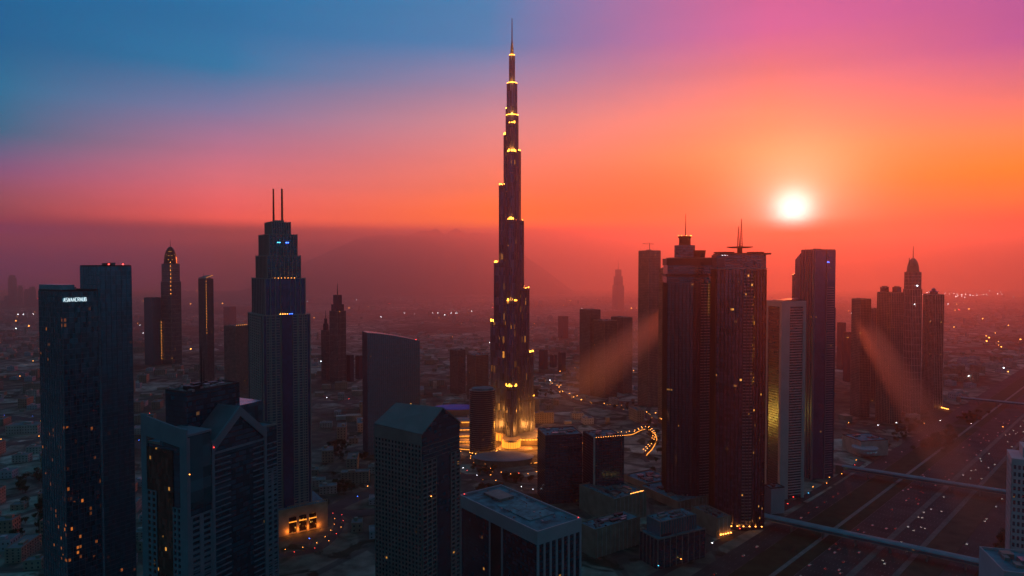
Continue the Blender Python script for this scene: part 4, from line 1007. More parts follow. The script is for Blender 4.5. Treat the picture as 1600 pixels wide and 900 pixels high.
for k in range(9): lamp_on(t, -F[2]/2+F[2]*(k+.5)/9, -F[3]/2-.4, F[4]+3.6+7*(k+.5)/9, E_AMB, 1.1, 'roof_lamp')
for k in range(20): lamp_on(t, -F[2]/2-.8, -F[3]/2-.8, F[4]-8-k*8, E_WARM, .7, 'edge_lamp')
mast(t, -F[2]*.3, 0, F[4], F[4]+18, .8)
F = fit(350, 368, 389, 510, 1900, 40)
t = block('tower_block', 'broad reddish block with amber lamps along its roof, beside the stepped tower', 'high-rise', F, G_BRONZE, SANDW, 3.8, 4, .7, .6, .6, seed=73)
for k in range(7): lamp_on(t, -F[2]/2+F[2]*(k+.5)/7, -F[3]/2, F[4]+1.7, E_AMB, 1.6, 'roof_lamp')
block('tower_block', 'faint block far behind the broad reddish block', 'high-rise', fit(349, 358, 369, 480, 3900, 40), G_FAR, None, seed=74)
def needle(label, px0, px1, ysh, steps, ytip, D, mt=None):
    F = fit(px0, (px0+px1)/2, px1, ysh, D, 42); c, th_, w_, d_, h = F; site(F)
    t = thing('spired_tower', label, 'skyscraper', c, th_, None); zz = lambda y: zat((px0+px1)/2, y, D)
    MB().box(-w_/2, w_/2, -d_/2, d_/2, 0, h).build('shaft', mt or G_FAR, t)
    grid(MB(), w_, d_, 0, h, 18, 5, .9, .8, .7).build('shaft_grid', CONC, t)
    z0 = h
    for f, y in steps:
        MB().box(-w_/2*f, w_/2*f, -d_/2*f, d_/2*f, z0+.01, zz(y)).build('upper_tier', mt or G_FAR, t); z0 = zz(y)
    MB().bar((0,0,z0), (0,0,zz(ytip)), w_*.05+.6, 6, .5).build('spire', DARKM, t)
    return t
t = needle('taller of the two grey needle-topped towers in the haze left of centre', 515, 540, 486, [(.8,476),(.55,461)], 443, 2022)
needle('shorter of the two grey needle-topped towers in the haze left of centre', 502, 516, 516, [(.6,506),(.35,498)], 485, 2080)
block('mid_rise', 'pale squat block at the foot of the needle-topped towers, left one', 'apartment block', fit(541, 547, 553, 556, 2050, 40), G_FAR, None, seed=75)
block('mid_rise', 'pale squat block at the foot of the needle-topped towers, right one beside the teal slab', 'apartment block', fit(555, 561, 567, 557, 2100, 40), G_FAR, None, seed=76)
block('tower_block', 'hazy narrow block to the left of the tallest tower, further from it', 'high-rise', fit(703, 715, 727, 548, 1850, 42), G_FAR, CONC, 4, 4, .6, .5, .5, seed=77)
block('tower_block', 'dark block touching the left edge of the tallest tower', 'high-rise', fit(730, 743, 763, 556, 1760, 36), G_RES, CONC, 4, 4, .6, .5, .5, seed=78)
# round residential tower in front of the tallest one
def oval_tower():
    c = Vector((at(754,690,1262).x, 1262, 0)); h = zat(754, 609, 1262)
    FOOT.append((c.x, c.y, 40))
    t = thing('oval_tower', 'rounded residential tower standing just in front of the tallest tower', 'high-rise', c, R(15))
    MB().lathe([(24, 0), (24, h)], 28, 0, 0, 1, .8).build('facade', G_RES, t)
    g = MB(); z = 4
    while z < h: g.lathe([(25.2, z), (25.2, z+.7)], 28, 0, 0, 1, .8); z += 3.8
    g.build('balcony_rings', CONC, t)
    MB().lathe([(20, h), (20, h+4)], 24, 0, 0, 1, .8).build('roof', ROOFM, t)
    for k in range(10): a = -.3-k*.28; lamp_on(t, 27*math.cos(a), 24*math.sin(a), 4, E_WARM, 1.0, 'entrance_lamp')
oval_tower()
# right-centre hazy group
block('tower_block', 'tallest of the three slab blocks in the haze behind the right of the tallest tower', 'high-rise', fit(906, 922, 938, 485, 1830, 40), G_BRONZE, CONC, 4, 4, .6, .5, .5, seed=81)
F = fit(927, 945, 964, 502, 1790, 40)
block('tower_block', 'middle slab block of the three in the haze, with gold lights at its foot', 'high-rise', F, G_RES, SANDW, 4, 4, .6, .5, .5, seed=82)
t = block('tower_block', 'right-hand slab block of the three in the haze, lit gold near the ground', 'high-rise', fit(955, 974, 988, 497, 1860, 40), G_BRONZE, SANDW, 4, 4, .6, .5, .5, seed=83)
F = fit(998, 1014, 1032, 392, 1680, 40)
t = block('tower_block', 'tall plain tower carrying a small crane, left of the bow-fronted pair', 'skyscraper', F, G_BRONZE, SANDW, 4, 4, .7, .5, .6, seed=84)
g = MB(); z = F[4]
g.bar((0,0,z), (0,0,z+20), .7, 5); g.bar((-22,0,z+18), (14,0,z+18), .5, 5); g.bar((0,0,z+22), (-22,0,z+18.3), .15, 3); g.bar((0,0,z+22), (14,0,z+18.3), .15, 3); g.build('crane', DARKM, t)
block('tower_block', 'narrow bare-framed block squeezed between the crane tower and the bow-fronted pair', 'high-rise', fit(1030, 1036, 1043, 420, 1500, 40), G_RES, SANDW, 4, 3, .8, .7, .8, seed=85)
t = needle('far stepped pointed tower fading into pink haze right of the tallest tower', 957, 975, 446, [(.8,432),(.55,421)], 406, 5600)
block('tower_block', 'small far block in the haze between the tallest tower and the three slab blocks', 'high-rise', fit(872, 880, 888, 495, 3300, 40), G_FAR, None, seed=86)
for i, (a, b_, y, D, lab) in enumerate(((842,856,548,2300,'faint block beside the right edge of the tallest tower'), (859,870,556,2350,'second faint block right of the tallest tower'), (872,884,552,2250,'third faint block right of the tallest tower, nearest the slab blocks'),
        (1308,1322,505,2300,'faint block right behind the dark blue slab tower'), (1318,1331,520,2050,'faint lower block between the dark blue slab tower and the plain brown block'))):
    block('tower_block', lab, 'high-rise', fit(a, (a+b_)/2, b_, y, D, 40), G_FAR, None, seed=90+i)
# far skyline on the left horizon
rnd = random.Random(12)
xs = [(6,14,462),(12,26,430),(27,36,446),(37,45,452),(44,56,448),(52,60,466),(0,8,470),(88,100,470),(-20,-6,455)]
for i, (a, b_, y) in enumerate(xs):
    F = fit(a, (a+b_)/2, b_, y, 6200+rnd.uniform(-300,300), 40); c, th_, w_, d_, h = F
    t = thing('distant_tower', 'faint blue-grey tower in the skyline on the far left horizon', 'high-rise', c, th_, 'faint skyline at the far left')
    MB().box(-w_/2, w_/2, -d_/2, d_/2, 0, h*.9).build('shaft', G_FAR, t); MB().box(-w_*.35, w_*.35, -d_*.35, d_*.35, h*.9, h).build('crown', G_FAR, t)

# right edge tower and nearby roofs
def right_edge():
    F = fit(1576, 1582, 1640, 712, 395, 6); c, th_, w_, d_, h = F; d_ = 22; site((c,th_,w_,d_,h))
    t = thing('apartment_tower', 'pale tower with rows of small dark windows cut off by the right edge', 'high-rise', c, th_)
    pale = plain('blue_white_render', (.46,.48,.52), .7, .1)
    MB().box(-w_/2, w_/2, -d_/2, d_/2, 0, h-3).build('core_glazing', G_DARK, t)
    g = MB(); wallgrid(g, -w_/2, w_/2, 0, h-4, 8, 56, 'F', -d_/2, -.6, .42, .40); wallgrid(g, -d_/2, d_/2, 0, h-4, 6, 56, 'L', -w_/2, -.6, .42, .40); g.build('outer_wall', pale, t)
    MB().box(-w_/2-.6, w_/2+.6, -d_/2-.6, d_/2+.6, h-4, h-1).build('parapet', pale, t)
    MB().box(-w_*.2, w_*.4, -d_*.3, d_*.4, h-1, h+5).build('penthouse', pale, t)
    F = fit(1541, 1556, 1660, 884, 330, 20); c, th_, w_, d_, h = F; d_ = 30; site((c,th_,w_,d_,h))
    t = thing('low_block', 'pale flat roof with railing in the bottom right corner', 'building', c, th_)
    MB().box(-w_/2, w_/2, -d_/2, d_/2, 0, h).build('wall', WHITEP, t); roofkit(t, w_, d_, h, par=1.4, seed=15, units=6, pmat=WHITEP)
right_edge()
def podiums():
    t = block('podium_block', 'white block with blank walls at the foot of the framed tower', 'building', fit(1194, 1205, 1226, 764, 945, 35), WHITEP, None, seed=16)
    F = fit(1316, 1345, 1388, 690, 1235, 38)
    t = block('podium_block', 'low pale block with a rounded canopy lit cyan, beside the service road', 'building', F, STONE, None, seed=17)
    MB().lathe([(18, 8), (22, 16), (22, 18), (17, 19)], 24, -F[2]*.35, -F[3]*.5).build('round_canopy', WHITEP, t)
    for k in range(12): a = math.pi*(1+k/11); lamp_on(t, -F[2]*.35+19.5*math.cos(a), -F[3]*.5+19.5*math.sin(a), 12, E_CYAN, .9, 'canopy_lamp')
    sp = [(905,960,1010,782,905,'long flat-roofed mall wing with a row of amber lamps on its roof'), (1000,1060,1110,786,960,'square flat-roofed mall wing behind the finned rooftop box'), (1080,1120,1142,812,860,'flat-roofed mall wing nearest the highway, with blank piers'), (975,1010,1052,757,1050,'low mall roof behind the long mall wing'), (905,930,1000,830,800,'low stepped roof between the white framed block and the finned block')]
    for i, (a, b_, c_, y, D, lab) in enumerate(sp):
        F = fit(a, b_, c_, y, D, 42); t = thing('mall_wing', lab, 'building', F[0], F[1]); site(F)
        MB().box(-F[2]/2, F[2]/2, -F[3]/2, F[3]/2, 0, F[4]).build('wall', SANDW, t); roofkit(t, F[2], F[3], F[4], par=2, seed=100+i, units=12, pmat=SANDW)
        g = MB()
        for k in range(int(F[2]/7)): g.box(-F[2]/2+3+k*7, -F[2]/2+4+k*7, -F[3]/2-.8, -F[3]/2, 0, F[4])
        g.build('pier_row', STONE, t)
        if i == 0:
            for k in range(14): lamp_on(t, F[2]*.05+F[2]*.42*k/14, -F[3]*.46, F[4]+2.1, E_WARM, .6, 'roof_lamp')
        if i == 2:
            for k in range(5): lamp_on(t, -F[2]*.3+F[2]*.18*k, -F[3]/2-2.2, 4, E_WARM, 1.3, 'wall_lamp')
podiums()

# ================================================================== low halls round the tallest tower
def oval_hall(label, px, py, rx, ry, h, mat=None, lamps=None, rz=0, name='oval_hall', nl=26, arc=(-3.0, 0.2)):
    p = gnd(px, py); FOOT.append((p.x, p.y, max(rx, ry)))
    t = thing(name, label, 'building', p, rz)
    MB().lathe([(1, 0), (1, h*.8)], 36, 0, 0, rx*.96, ry*.96).build('wall', plain('hall_wall', (.25,.2,.16)), t)
    MB().lathe([(1.0, h*.8), (1.02, h*.86), (1.0, h*.9), (.7, h), (.1, h*1.05)], 36, 0, 0, rx, ry).build('roof', mat or plain('hall_roof', (.20,.22,.27), .7, .3, .05), t)
    if lamps:
        g = MB()
        for k in range(nl):
            a0 = arc[0]+(arc[1]-arc[0])*k/nl; a1 = arc[0]+(arc[1]-arc[0])*(k+.72)/nl
            q = [(math.cos(a)*rx*s, math.sin(a)*ry*s) for a, s in ((a0,1.0),(a0,1.05),(a1,1.05),(a1,1.0))]
            g.prism(q, h*.62, h*.76)
        g.build('eave_light', lamps, t)
    return t
oval_hall('oval hall with an amber lit rim in front of the tallest tower', 824, 690, 46, 30, 16, None, E_AMB)
oval_hall('wide oval hall roof below the lit one, at the foot of the tallest tower', 786, 722, 54, 32, 12)
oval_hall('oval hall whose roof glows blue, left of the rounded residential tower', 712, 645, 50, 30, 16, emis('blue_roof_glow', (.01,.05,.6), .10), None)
oval_hall('small round hall with gold rim beside the gabled grey tower', 722, 664, 34, 18, 14, None, E_AMB)
for i, (px, py, rx, ry, a) in enumerate(((724, 672, 42, 10, 8), (722, 682, 46, 9, 4), (724, 691, 38, 8, -4), (720, 702, 30, 8, -20))):
    p = gnd(px, py); t = thing('lit_terrace', 'curved terrace edged with gold light, one of the stacked terraces left of the rounded tower', 'terrace', p, R(a), 'gold edged terraces left of the rounded tower')
    MB().lathe([(1,0),(1,3+i)], 24, 0, 0, rx, ry).build('terrace_floor', PAVE, t)
    g = MB()
    for k in range(16):
        a0, a1 = -2.9+2.6*k/16, -2.9+2.6*(k+.8)/16
        g.prism([(math.cos(a_)*rx*s, math.sin(a_)*ry*s) for a_, s in ((a0,1.0),(a0,1.04),(a1,1.04),(a1,1.0))], 2, 3.4)
    g.build('edge_light', E_AMB, t)
# looping lit ramp on the right of the office blocks
lp = road(G((965,682),(990,680),(1010,672),(1022,684),(1016,700),(1006,712),(1012,722)), 9, 'ramp', .06)

# ================================================================== street lamps
def lamp_proto(mat, label, group):
    t = thing('street_lamp', label, 'street lamp', (0,0,-1), 0, group)
    po = MB().bar((0,0,0), (0,0,9), .12, 5, .07).add([], []).build('pole', METAL, t)
    MB().box(-.1, 1.6, -.08, .08, 8.9, 9.05).build('arm', METAL, po)
    MB().cb(1.5, 0, 8.55, 8.9, 1.5, .9).build('lamp_head', mat, t)
    return t
def lamps_along(P_, step, mats, off, label, group, lim=60, scale=1.0, skip=0, jit=0.0):
    protos = [lamp_proto(m_, label, group) for m_ in mats]; used = set(); n = 0; acc = 0; rnd = random.Random(len(P_)*7+lim)
    for i in range(len(P_)-1):
        seg = P_[i+1]-P_[i]; l = seg.length
        while acc < l and n < lim:
            p = P_[i]+seg*(acc/l); d = seg.normalized(); nn = Vector((-d.y, d.x, 0)); s = 1 if n % 2 else -1
            q = p + nn*off*s + Vector((rnd.uniform(-1,1), rnd.uniform(-1,1), 0))*jit; k = rnd.randrange(len(mats))
            rz = math.atan2(-s*nn.y, -s*nn.x)
            if k in used: dup(protos[k], (q.x,q.y,0), rz, sc_=(scale,)*3)
            else: protos[k].location = (q.x,q.y,0); protos[k].rotation_euler = (0,0,rz); protos[k].scale = (scale,)*3; used.add(k)
            acc += step; n += 1
        acc -= l
    for k, pr in enumerate(protos):
        if k not in used:
            for ch in list(pr.children): bpy.data.objects.remove(ch)
            bpy.data.objects.remove(pr)
lamps_along(lp, 9, [E_WARM], 4, 'amber street lamp along the looping ramp beside the office blocks', 'lamps on the looping ramp', 34, 1.0)
lamps_along(r_burj2, 16, [E_WARM, E_AMB], 10, 'amber street lamp on the road behind the office blocks', 'lamps on the road behind the office blocks', 46, 1.3, jit=14)
lamps_along(r_burj1, 22, [E_WARM], 7, 'amber street lamp on the road circling the foot of the tallest tower', 'lamps circling the tallest tower', 26, 1.0)
lamps_along(r_plaza, 15, [E_WARM, E_AMB], 6, 'amber street lamp on the curved garden road in front of the oval halls', 'lamps in front of the oval halls', 30, .8, jit=3)
lamps_along(r_garden, 24, [E_WARM, E_AMB, E_WHITE], 8, 'street lamp on the garden lane behind the white framed block', 'lamps on the garden lane', 18, .7, jit=6)
lamps_along(r_left, 60, [E_WARM, E_RED, E_WHITE], 12, 'street lamp on the straight road crossing the left district', 'lamps in the left district', 22, 1.2)
lamps_along(r_left2, 150, [E_WARM, E_WHITE, E_RED], 18, 'street lamp on the distant road crossing the left haze', 'lamps in the far left haze', 16, 2.2)
lamps_along(r_mid, 42, [E_BLUE, E_RED, E_WARM], 12, 'small coloured street lamp on the road between the stepped tower and the grey gabled tower', 'lamps between stepped and gabled tower', 14, .8)
lamps_along(r_addr, 11, [E_RED, E_WARM], 6, 'small red or amber lamp on the forecourt of the stepped tower', 'lamps on the forecourt of the stepped tower', 16, .5)
lamps_along(r_right, 55, [E_WARM, E_WHITE], 10, 'street lamp on the cross road behind the towers at right', 'lamps behind the right towers', 20, 1.0)
lamps_along(r_serv, 34, [E_WHITE, E_CYAN, E_RED, E_WARM], 5, 'small bright lamp on the service lane under the right towers', 'lamps on the service lane', 22, .8)
lamps_along(r_low, 70, [E_WARM, E_BLUE, E_WHITE], 11, 'street lamp on the winding road in the lower left', 'lamps on the lower left road', 14, .7)
# low gold light strips edging the curved roads round the tallest tower
def kerb_light(P_, off, i0, i1, label):
    g = MB(); vs = []
    for i in range(i0, min(i1, len(P_)-1)):
        d = (P_[i+1]-P_[i]).normalized(); n_ = Vector((-d.y, d.x, 0)); a, b_ = P_[i]+n_*off, P_[i+1]+n_*off
        b2 = a+(b_-a)*.9
        g.prism([(a.x,a.y),(b2.x,b2.y),(b2.x-n_.x*1.0,b2.y-n_.y*1.0),(a.x-n_.x*1.0,a.y-n_.y*1.0)][::-1], .1, .9)
    o = g.build('kerb_light', E_AMB); o['label'] = label; o['category'] = 'light strip'
kerb_light(r_burj1, 9, 2, 16, 'gold light strip on the outer kerb of the curved road left of the tallest tower')
kerb_light(r_burj1, -9, 18, 34, 'gold light strip on the kerb of the curved road below the tallest tower')
kerb_light(lp, 5.5, 3, 30, 'gold light strip on the outer edge of the looping ramp')
# far city lights that read only as a scatter of sparks
def sparks():
    rnd = random.Random(5)
    for mat, n, nm in ((E_WARM, 150, 'distant_lights'), (E_WHITE, 50, 'distant_lights'), (E_RED, 18, 'distant_lights')):
        g = MB(); k = 0
        while k < n:
            px, py = rnd.uniform(-30, 1640), 455 + 150*rnd.random()**1.6
            if 1560 > px > 1200 and py < 470 and rnd.random() < .5: pass
            p = gnd(px, py); s = .00042*p.length*rnd.uniform(.35, 1.0)
            z = rnd.uniform(6, 14)
            g.cb(p.x, p.y, z, z+s*2, s*2.2, s*2.2); k += 1
        g.build(nm, mat, kind='stuff')
    g = MB()
    for (px, py) in [(632,491),(648,492),(676,491),(684,491),(705,491),(712,491),(714,491),(737,488)] + [(1470+rnd.gauss(30,38), 461+rnd.gauss(0,2.2)) for _ in range(34)] + [(28+8*i,493) for i in range(4)]:
        p = gnd(px, py); s = .00028*p.length; g.cb(p.x, p.y, 8, 8+s*2, s*2, s*2)
    g.build('distant_lights', E_WHITE, kind='stuff')
sparks()

# ================================================================== low-rise district
def free(x, y, r):
    for fx, fy, fr_ in FOOT:
        if (x-fx)**2+(y-fy)**2 < (r+fr_)**2: return False
    v = x*HV.x+y*HV.y
    if -400-r < v < -140+r: return False
    for P_, wd in ROADS:
        for i in range(0, len(P_)-1):
            a, b_ = P_[i], P_[i+1]; d = b_-a; l2 = d.x*d.x+d.y*d.y
            if l2 < 1e-6: continue
            t_ = max(0, min(1, ((x-a.x)*d.x+(y-a.y)*d.y)/l2)); qx, qy = a.x+d.x*t_-x, a.y+d.y*t_-y
            if qx*qx+qy*qy < (wd/2+r)**2: return False
    return True
def house_proto(i, w_, d_, h, wm):
    t = thing('house', '', 'house', (0,0,0)); rnd = random.Random(i)
    MB().box(-w_/2, w_/2, -d_/2, d_/2, 0, h).build('wall', wm, t)
    g = MB(); g.box(-w_/2+.3, w_/2-.3, -d_/2+.3, d_/2-.3, h, h+.2); hr = g.build('roof', plain('house_roof', (.16,.20,.22), .9, .3), t)
    g = MB(); pt = .3
    g.box(-w_/2, w_/2, -d_/2, -d_/2+pt, h+.01, h+1); g.box(-w_/2, w_/2, d_/2-pt, d_/2, h+.01, h+1); g.box(-w_/2, -w_/2+pt, -d_/2+pt, d_/2-pt, h+.01, h+1); g.box(w_/2-pt, w_/2, -d_/2+pt, d_/2-pt, h+.01, h+1)
    g.build('parapet', wm, hr)
    MB().cb(w_*rnd.uniform(-.25,.25), d_*rnd.uniform(-.2,.2), h+.21, h+3, w_*.25, d_*.3).build('stair_head', wm, hr)
    nx = max(2, int(w_/5)); nz = max(1, int(h/3.6)); g = MB()
    for a in range(nx):
        for b_ in range(nz):
            x = -w_/2+w_*(a+.5)/nx; z = h*(b_+.5)/nz
            for s in (-1, 1): g.box(x-.9, x+.9, min(s*d_/2, s*(d_/2+.06)), max(s*d_/2, s*(d_/2+.06)), z-.8, z+.8)
    ny = max(2, int(d_/5))
    for a in range(ny):
        for b_ in range(nz):
            y = -d_/2+d_*(a+.5)/ny; z = h*(b_+.5)/nz
            for s in (-1, 1): g.box(min(s*w_/2, s*(w_/2+.06)), max(s*w_/2, s*(w_/2+.06)), y-.9, y+.9, z-.8, z+.8)
    g.build('window_rows', G_RES, t, kind='stuff')
    return t
WM = [SANDW, STONE, plain('tan_render', (.34,.24,.18)), WHITEP]
protos = [house_proto(i, *a) for i, a in enumerate(((18,14,8,WM[0]),(26,16,11,WM[1]),(34,20,15,WM[2]),(22,22,9,WM[3]),(44,18,18,WM[0]),(60,34,12,WM[1])))]
REG = [('left', (-30, 236), (490, 890), 165, 'small flat-roofed sandy building in the low district left of the gabled foreground tower', 'low buildings in the left district'),
       ('mid', (486, 800), (560, 860), 60, 'small flat-roofed building in the low district behind the grey gabled tower', 'low buildings left of the tallest tower'),
       ('cen', (840, 1040), (560, 665), 26, 'small flat-roofed building on the hazy plain right of the tallest tower', 'low buildings right of the tallest tower'),
       ('right', (1480, 1640), (560, 690), 34, 'small flat-roofed building on the dusty plain beyond the highway', 'low buildings beyond the highway'),
       ('bet', (236, 400), (520, 640), 26, 'small flat-roofed building in the haze around the onion-domed tower', 'low buildings near the onion dome')]
rnd = random.Random(21); PLACED = []; used = set()
for nm, xr, yr, cnt, lab, grp in REG:
    k = 0; tries = 0
    while k < cnt and tries < 4000:
        tries += 1
        px = rnd.uniform(*xr); py = yr[0]+(yr[1]-yr[0])*rnd.random()**1.35
        p = gnd(px, py); i = rnd.randrange(6); r = (13,17,22,17,27,38)[i]
        if i == 5 and rnd.random() < .6: continue
        if not free(p.x, p.y, r) or any((p.x-a)**2+(p.y-b_)**2 < (r+c_)**2 for a, b_, c_ in PLACED): continue
        PLACED.append((p.x, p.y, r)); rz = R(12)+rnd.choice((0, math.pi/2))+R(rnd.uniform(-4,4)); s = (1,1,rnd.uniform(.8,1.5))
        if i in used: dup(protos[i], p, rz, lab, grp, s)
        else: q = protos[i]; q.location = p; q.rotation_euler = (0,0,rz); q.scale = s; q['label'] = lab; q['group'] = grp; used.add(i)
        k += 1
def far_houses():
    rnd = random.Random(31); g = MB(); g2 = MB(); k = 0
    while k < 3600:
        Y = 1500 + 6500*rnd.random()**1.2; X = rnd.uniform(-.85, .85)*Y
        cl = math.sin(X/430.+1.3*math.sin(Y/600.))*math.sin(Y/520.+.7*math.sin(X/380.))
        if cl < -.15 and rnd.random() < .85: k += .3; continue
        sz = rnd.uniform(9, 30)
        if not free(X, Y, sz*.8): k += .2; continue
        if any(abs(X-a) < c_+sz and abs(Y-b_) < c_+sz for a, b_, c_ in PLACED): continue
        h = rnd.uniform(5, 13) if rnd.random() < .93 else rnd.uniform(15, 42); a = R(12)
        w_, d_ = sz*rnd.uniform(.7,1.3)/2, sz*rnd.uniform(.5,1)/2
        poly = [(X+x*math.cos(a)-y*math.sin(a), Y+x*math.sin(a)+y*math.cos(a)) for x, y in ((-w_,-d_),(w_,-d_),(w_,d_),(-w_,d_))]
        (g if rnd.random() < .6 else g2).prism(poly, 0, h); k += 1
    g.build('distant_houses', SANDW, kind='stuff'); g2.build('distant_houses', STONE, kind='stuff')
far_houses()

# ================================================================== trees
def tree_proto(i, h, r, n):
    rnd = random.Random(i); t = thing('tree', '', 'tree', (0,0,0))
    g = MB(); g.bar((0,0,0), (.2,.1,h*.45), .35, 6, .2)
    for k in range(5):
        a = k*1.26; g.bar((.2,.1,h*.35), (r*.6*math.cos(a), r*.6*math.sin(a), h*(.6+.1*(k%2))), .16, 4, .05)
    g.build('trunk', BARK, t)
    g = MB(); cl = [(rnd.uniform(-.55,.55)*r, rnd.uniform(-.55,.55)*r, h*rnd.uniform(.45,.85), r*rnd.uniform(.3,.5)) for _ in range(9)]
    for _ in range(n):
        cx, cy, cz, cr = rnd.choice(cl); v = Vector((rnd.gauss(0,1), rnd.gauss(0,1), rnd.gauss(0,.8))).normalized()*cr*rnd.uniform(.6,1.1)
        c = Vector((cx,cy,cz))+v; s = rnd.uniform(.25,.6); a = Vector((rnd.gauss(0,1), rnd.gauss(0,1), rnd.gauss(0,1))).normalized(); b_ = a.orthogonal().normalized()
        g.add([c-a*s-b_*s*.5, c+a*s-b_*s*.4, c+a*s*.8+b_*s*.5, c-a*s*.7+b_*s*.5], [(0,1,2,3)])
    g.build('crown', LEAF, t)
    return t
tp = [tree_proto(1, 8, 4.2, 420), tree_proto(2, 10, 5.2, 520), tree_proto(3, 6.5, 3.4, 320)]
TR = [((1400,1545), (628,705), 130, 'dark bushy tree in the clump beside the highway beyond the second footbridge', 'trees in the clump beside the highway'),
      ((1520,1600), (770,860), 26, 'tree on the verge near the pale tower at the right edge', 'trees near the right edge'),
      ((486,600), (690,780), 60, 'tree in the planted belt between the stepped tower and the grey gabled tower', 'trees between stepped and gabled towers'),
      ((840,1000), (600,640), 40, 'tree on the hazy plain behind the office blocks', 'trees behind the office blocks'),
      ((0,70), (700,880), 60, 'tree between the low buildings in the bottom left', 'trees in the bottom left'),
      ((720,840), (730,775), 46, 'tree in the dark park in front of the oval halls', 'trees in front of the oval halls'),
      ((1000,1040), (640,760), 22, 'tree beside the looping ramp', 'trees beside the looping ramp')]
rnd = random.Random(77); used = set()
for xr, yr, cnt, lab, grp in TR:
    k = 0; tries = 0; cen = [(rnd.uniform(*xr), rnd.uniform(*yr)) for _ in range(max(3, cnt//12))]
    while k < cnt and tries < 3000:
        tries += 1; cx, cy = rnd.choice(cen); px, py = cx+rnd.gauss(0, (xr[1]-xr[0])*.09), cy+rnd.gauss(0, (yr[1]-yr[0])*.08)
        p = gnd(px, py); v = p.x*HV.x+p.y*HV.y
        bad = any((p.x-fx)**2+(p.y-fy)**2 < (3+fr_-6)**2 for fx, fy, fr_ in FOOT) or -308 < v < -218 or -392 < v < -355 or -190 < v < -158 or any((p.x-a)**2+(p.y-b_)**2 < (c_-2)**2 for a, b_, c_ in PLACED)
        if bad: continue
        i = rnd.randrange(3); s = rnd.uniform(.8,1.5); rz = rnd.uniform(0,6.28)
        if i in used: dup(tp[i], p, rz, lab, grp, (s,s,s))
        else: q = tp[i]; q.location = p; q.rotation_euler = (0,0,rz); q.scale = (s,s,s); q['label'] = lab; q['group'] = grp; used.add(i)
        k += 1

# ================================================================== cars
def car_proto(c, name, label):
    t = thing('car', label, 'car', (0,0,0))
    m = plain(name, c, .35, .05)
    b_ = MB(); prof = [(-2.2,.35),(-2.2,.85),(-1.3,.95),(-.7,1.42),(.75,1.42),(1.35,.95),(2.2,.80),(2.2,.35)]; n = len(prof)
    b_.add([(x,-.88,z) for x,z in prof]+[(x,.88,z) for x,z in prof], [tuple(range(n)), tuple(range(2*n-1,n-1,-1))]+[(i,n+i,n+(i+1)%n,(i+1)%n) for i in range(n)])
    b_.build('body', m, t)
    MB().box(-.72,.76,-.9,.9,1.0,1.34).build('side_glass', DARKM, t)
    for x in (-1.35, 1.35):
        for y in (-.86, .86): MB().bar((x,y-.1,.34),(x,y+.1,.34),.34,10).build('wheel', DARKM, t)
    for y in (-.6, .6): MB().cb(2.24, y, .6, .8, .1, .36).build('headlight', E_HEAD, t); MB().cb(-2.24, y, .62, .8, .1, .36).build('tail_light', E_TAIL, t)
    return t
cp = [car_proto((.6,.6,.6), 'white_paint', ''), car_proto((.03,.03,.035), 'black_paint', ''), car_proto((.3,.31,.33), 'silver_paint', '')]
LN = ['white', 'black', 'silver']; rnd = random.Random(9); used = set(); seen = []
k = 0
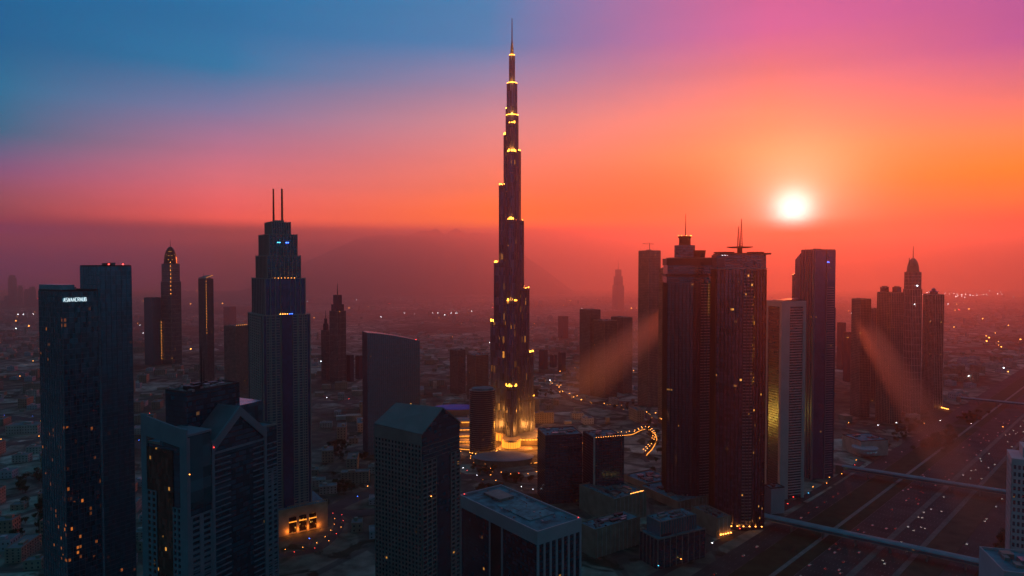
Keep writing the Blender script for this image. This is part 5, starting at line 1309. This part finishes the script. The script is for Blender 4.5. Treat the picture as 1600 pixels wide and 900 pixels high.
while k < 170:
    i = rnd.randrange(3)
    kind = rnd.random()
    if kind < .42: v = -301.5+4.16*rnd.randrange(10); dirn = 1; where = 'driving in the left carriageway of the highway'
    elif kind < .72: v = -253.5+4.3*rnd.randrange(7); dirn = -1; where = 'driving in the right carriageway of the highway'
    elif kind < .88: v = -185+rnd.choice((0,22)); dirn = -1; where = 'parked along the frontage road at right'
    else: v = -368; dirn = 1; where = 'on the service road below the right towers'
    u = 640+1300*rnd.random()**1.3
    if any(abs(u-a) < 12 and abs(v-b_) < 2 for a, b_ in seen) or abs(u-899) < 14 or abs(u-1216) < 14: continue
    seen.append((u, v)); p = uv(u, v, .085); rz = math.atan2(HU.y, HU.x)+(0 if dirn > 0 else math.pi)
    lab = f'small {LN[i]} car {where}'; grp = f'{LN[i]} cars {where}'
    if i in used: dup(cp[i], p, rz, lab, grp)
    else: q = cp[i]; q.location = p; q.rotation_euler = (0,0,rz); q['label'] = lab; q['group'] = grp; used.add(i)
    k += 1

# ================================================================== added volumes of denser haze, shaped as the sunbeams between the towers
def sunbeam_mist(p, length, half_w, half_h, dens):
    """A bank of mist drawn out along the sun's direction; soft-edged, lit only by the sun and sky."""
    g = MB().box(0, length, -half_w, half_w, -half_h, half_h)
    m = bpy.data.materials.new('sunbeam_air'); m.use_nodes = True; t = m.node_tree; t.nodes.clear()
    pv = t.nodes.new('ShaderNodeVolumePrincipled'); mo = t.nodes.new('ShaderNodeOutputMaterial'); t.links.new(pv.outputs[0], mo.inputs['Volume'])
    pv.inputs['Color'].default_value = (1,.72,.45,1); pv.inputs['Anisotropy'].default_value = .72
    co = tn(t, 'ShaderNodeTexCoord'); sp = tn(t, 'ShaderNodeSeparateXYZ'); t.links.new(co.outputs['Object'], sp.inputs[0])
    def soft(sock, half, edge):
        return tm(t, 'DIVIDE', tm(t, 'SUBTRACT', half, tm(t, 'ABSOLUTE', sock)), half*edge, clamp=True)
    d = tm(t, 'MULTIPLY', soft(sp.outputs[1], half_w, .3), soft(sp.outputs[2], half_h, .3))
    d = tm(t, 'MULTIPLY', d, tm(t, 'DIVIDE', sp.outputs[0], length*.25, clamp=True))
    d = tm(t, 'MULTIPLY', d, tm(t, 'DIVIDE', tm(t, 'SUBTRACT', length, sp.outputs[0]), length*.2, clamp=True))
    t.links.new(tm(t, 'MULTIPLY', d, dens), pv.inputs['Density'])
    o = g.build('haze', m, kind='stuff')  # extra haze volume added to draw a sunbeam
    x = SDIR.normalized(); y = Vector((0,0,1)).cross(x).normalized(); z = x.cross(y)
    o.matrix_world = Matrix((( x.x,y.x,z.x,p[0]),(x.y,y.y,z.y,p[1]),(x.z,y.z,z.z,p[2]),(0,0,0,1)))
sunbeam_mist(at(870, 632, 930), 950, 36, 32, .0032)
sunbeam_mist(at(1590, 884, 440), 1060, 21, 19, .0042)
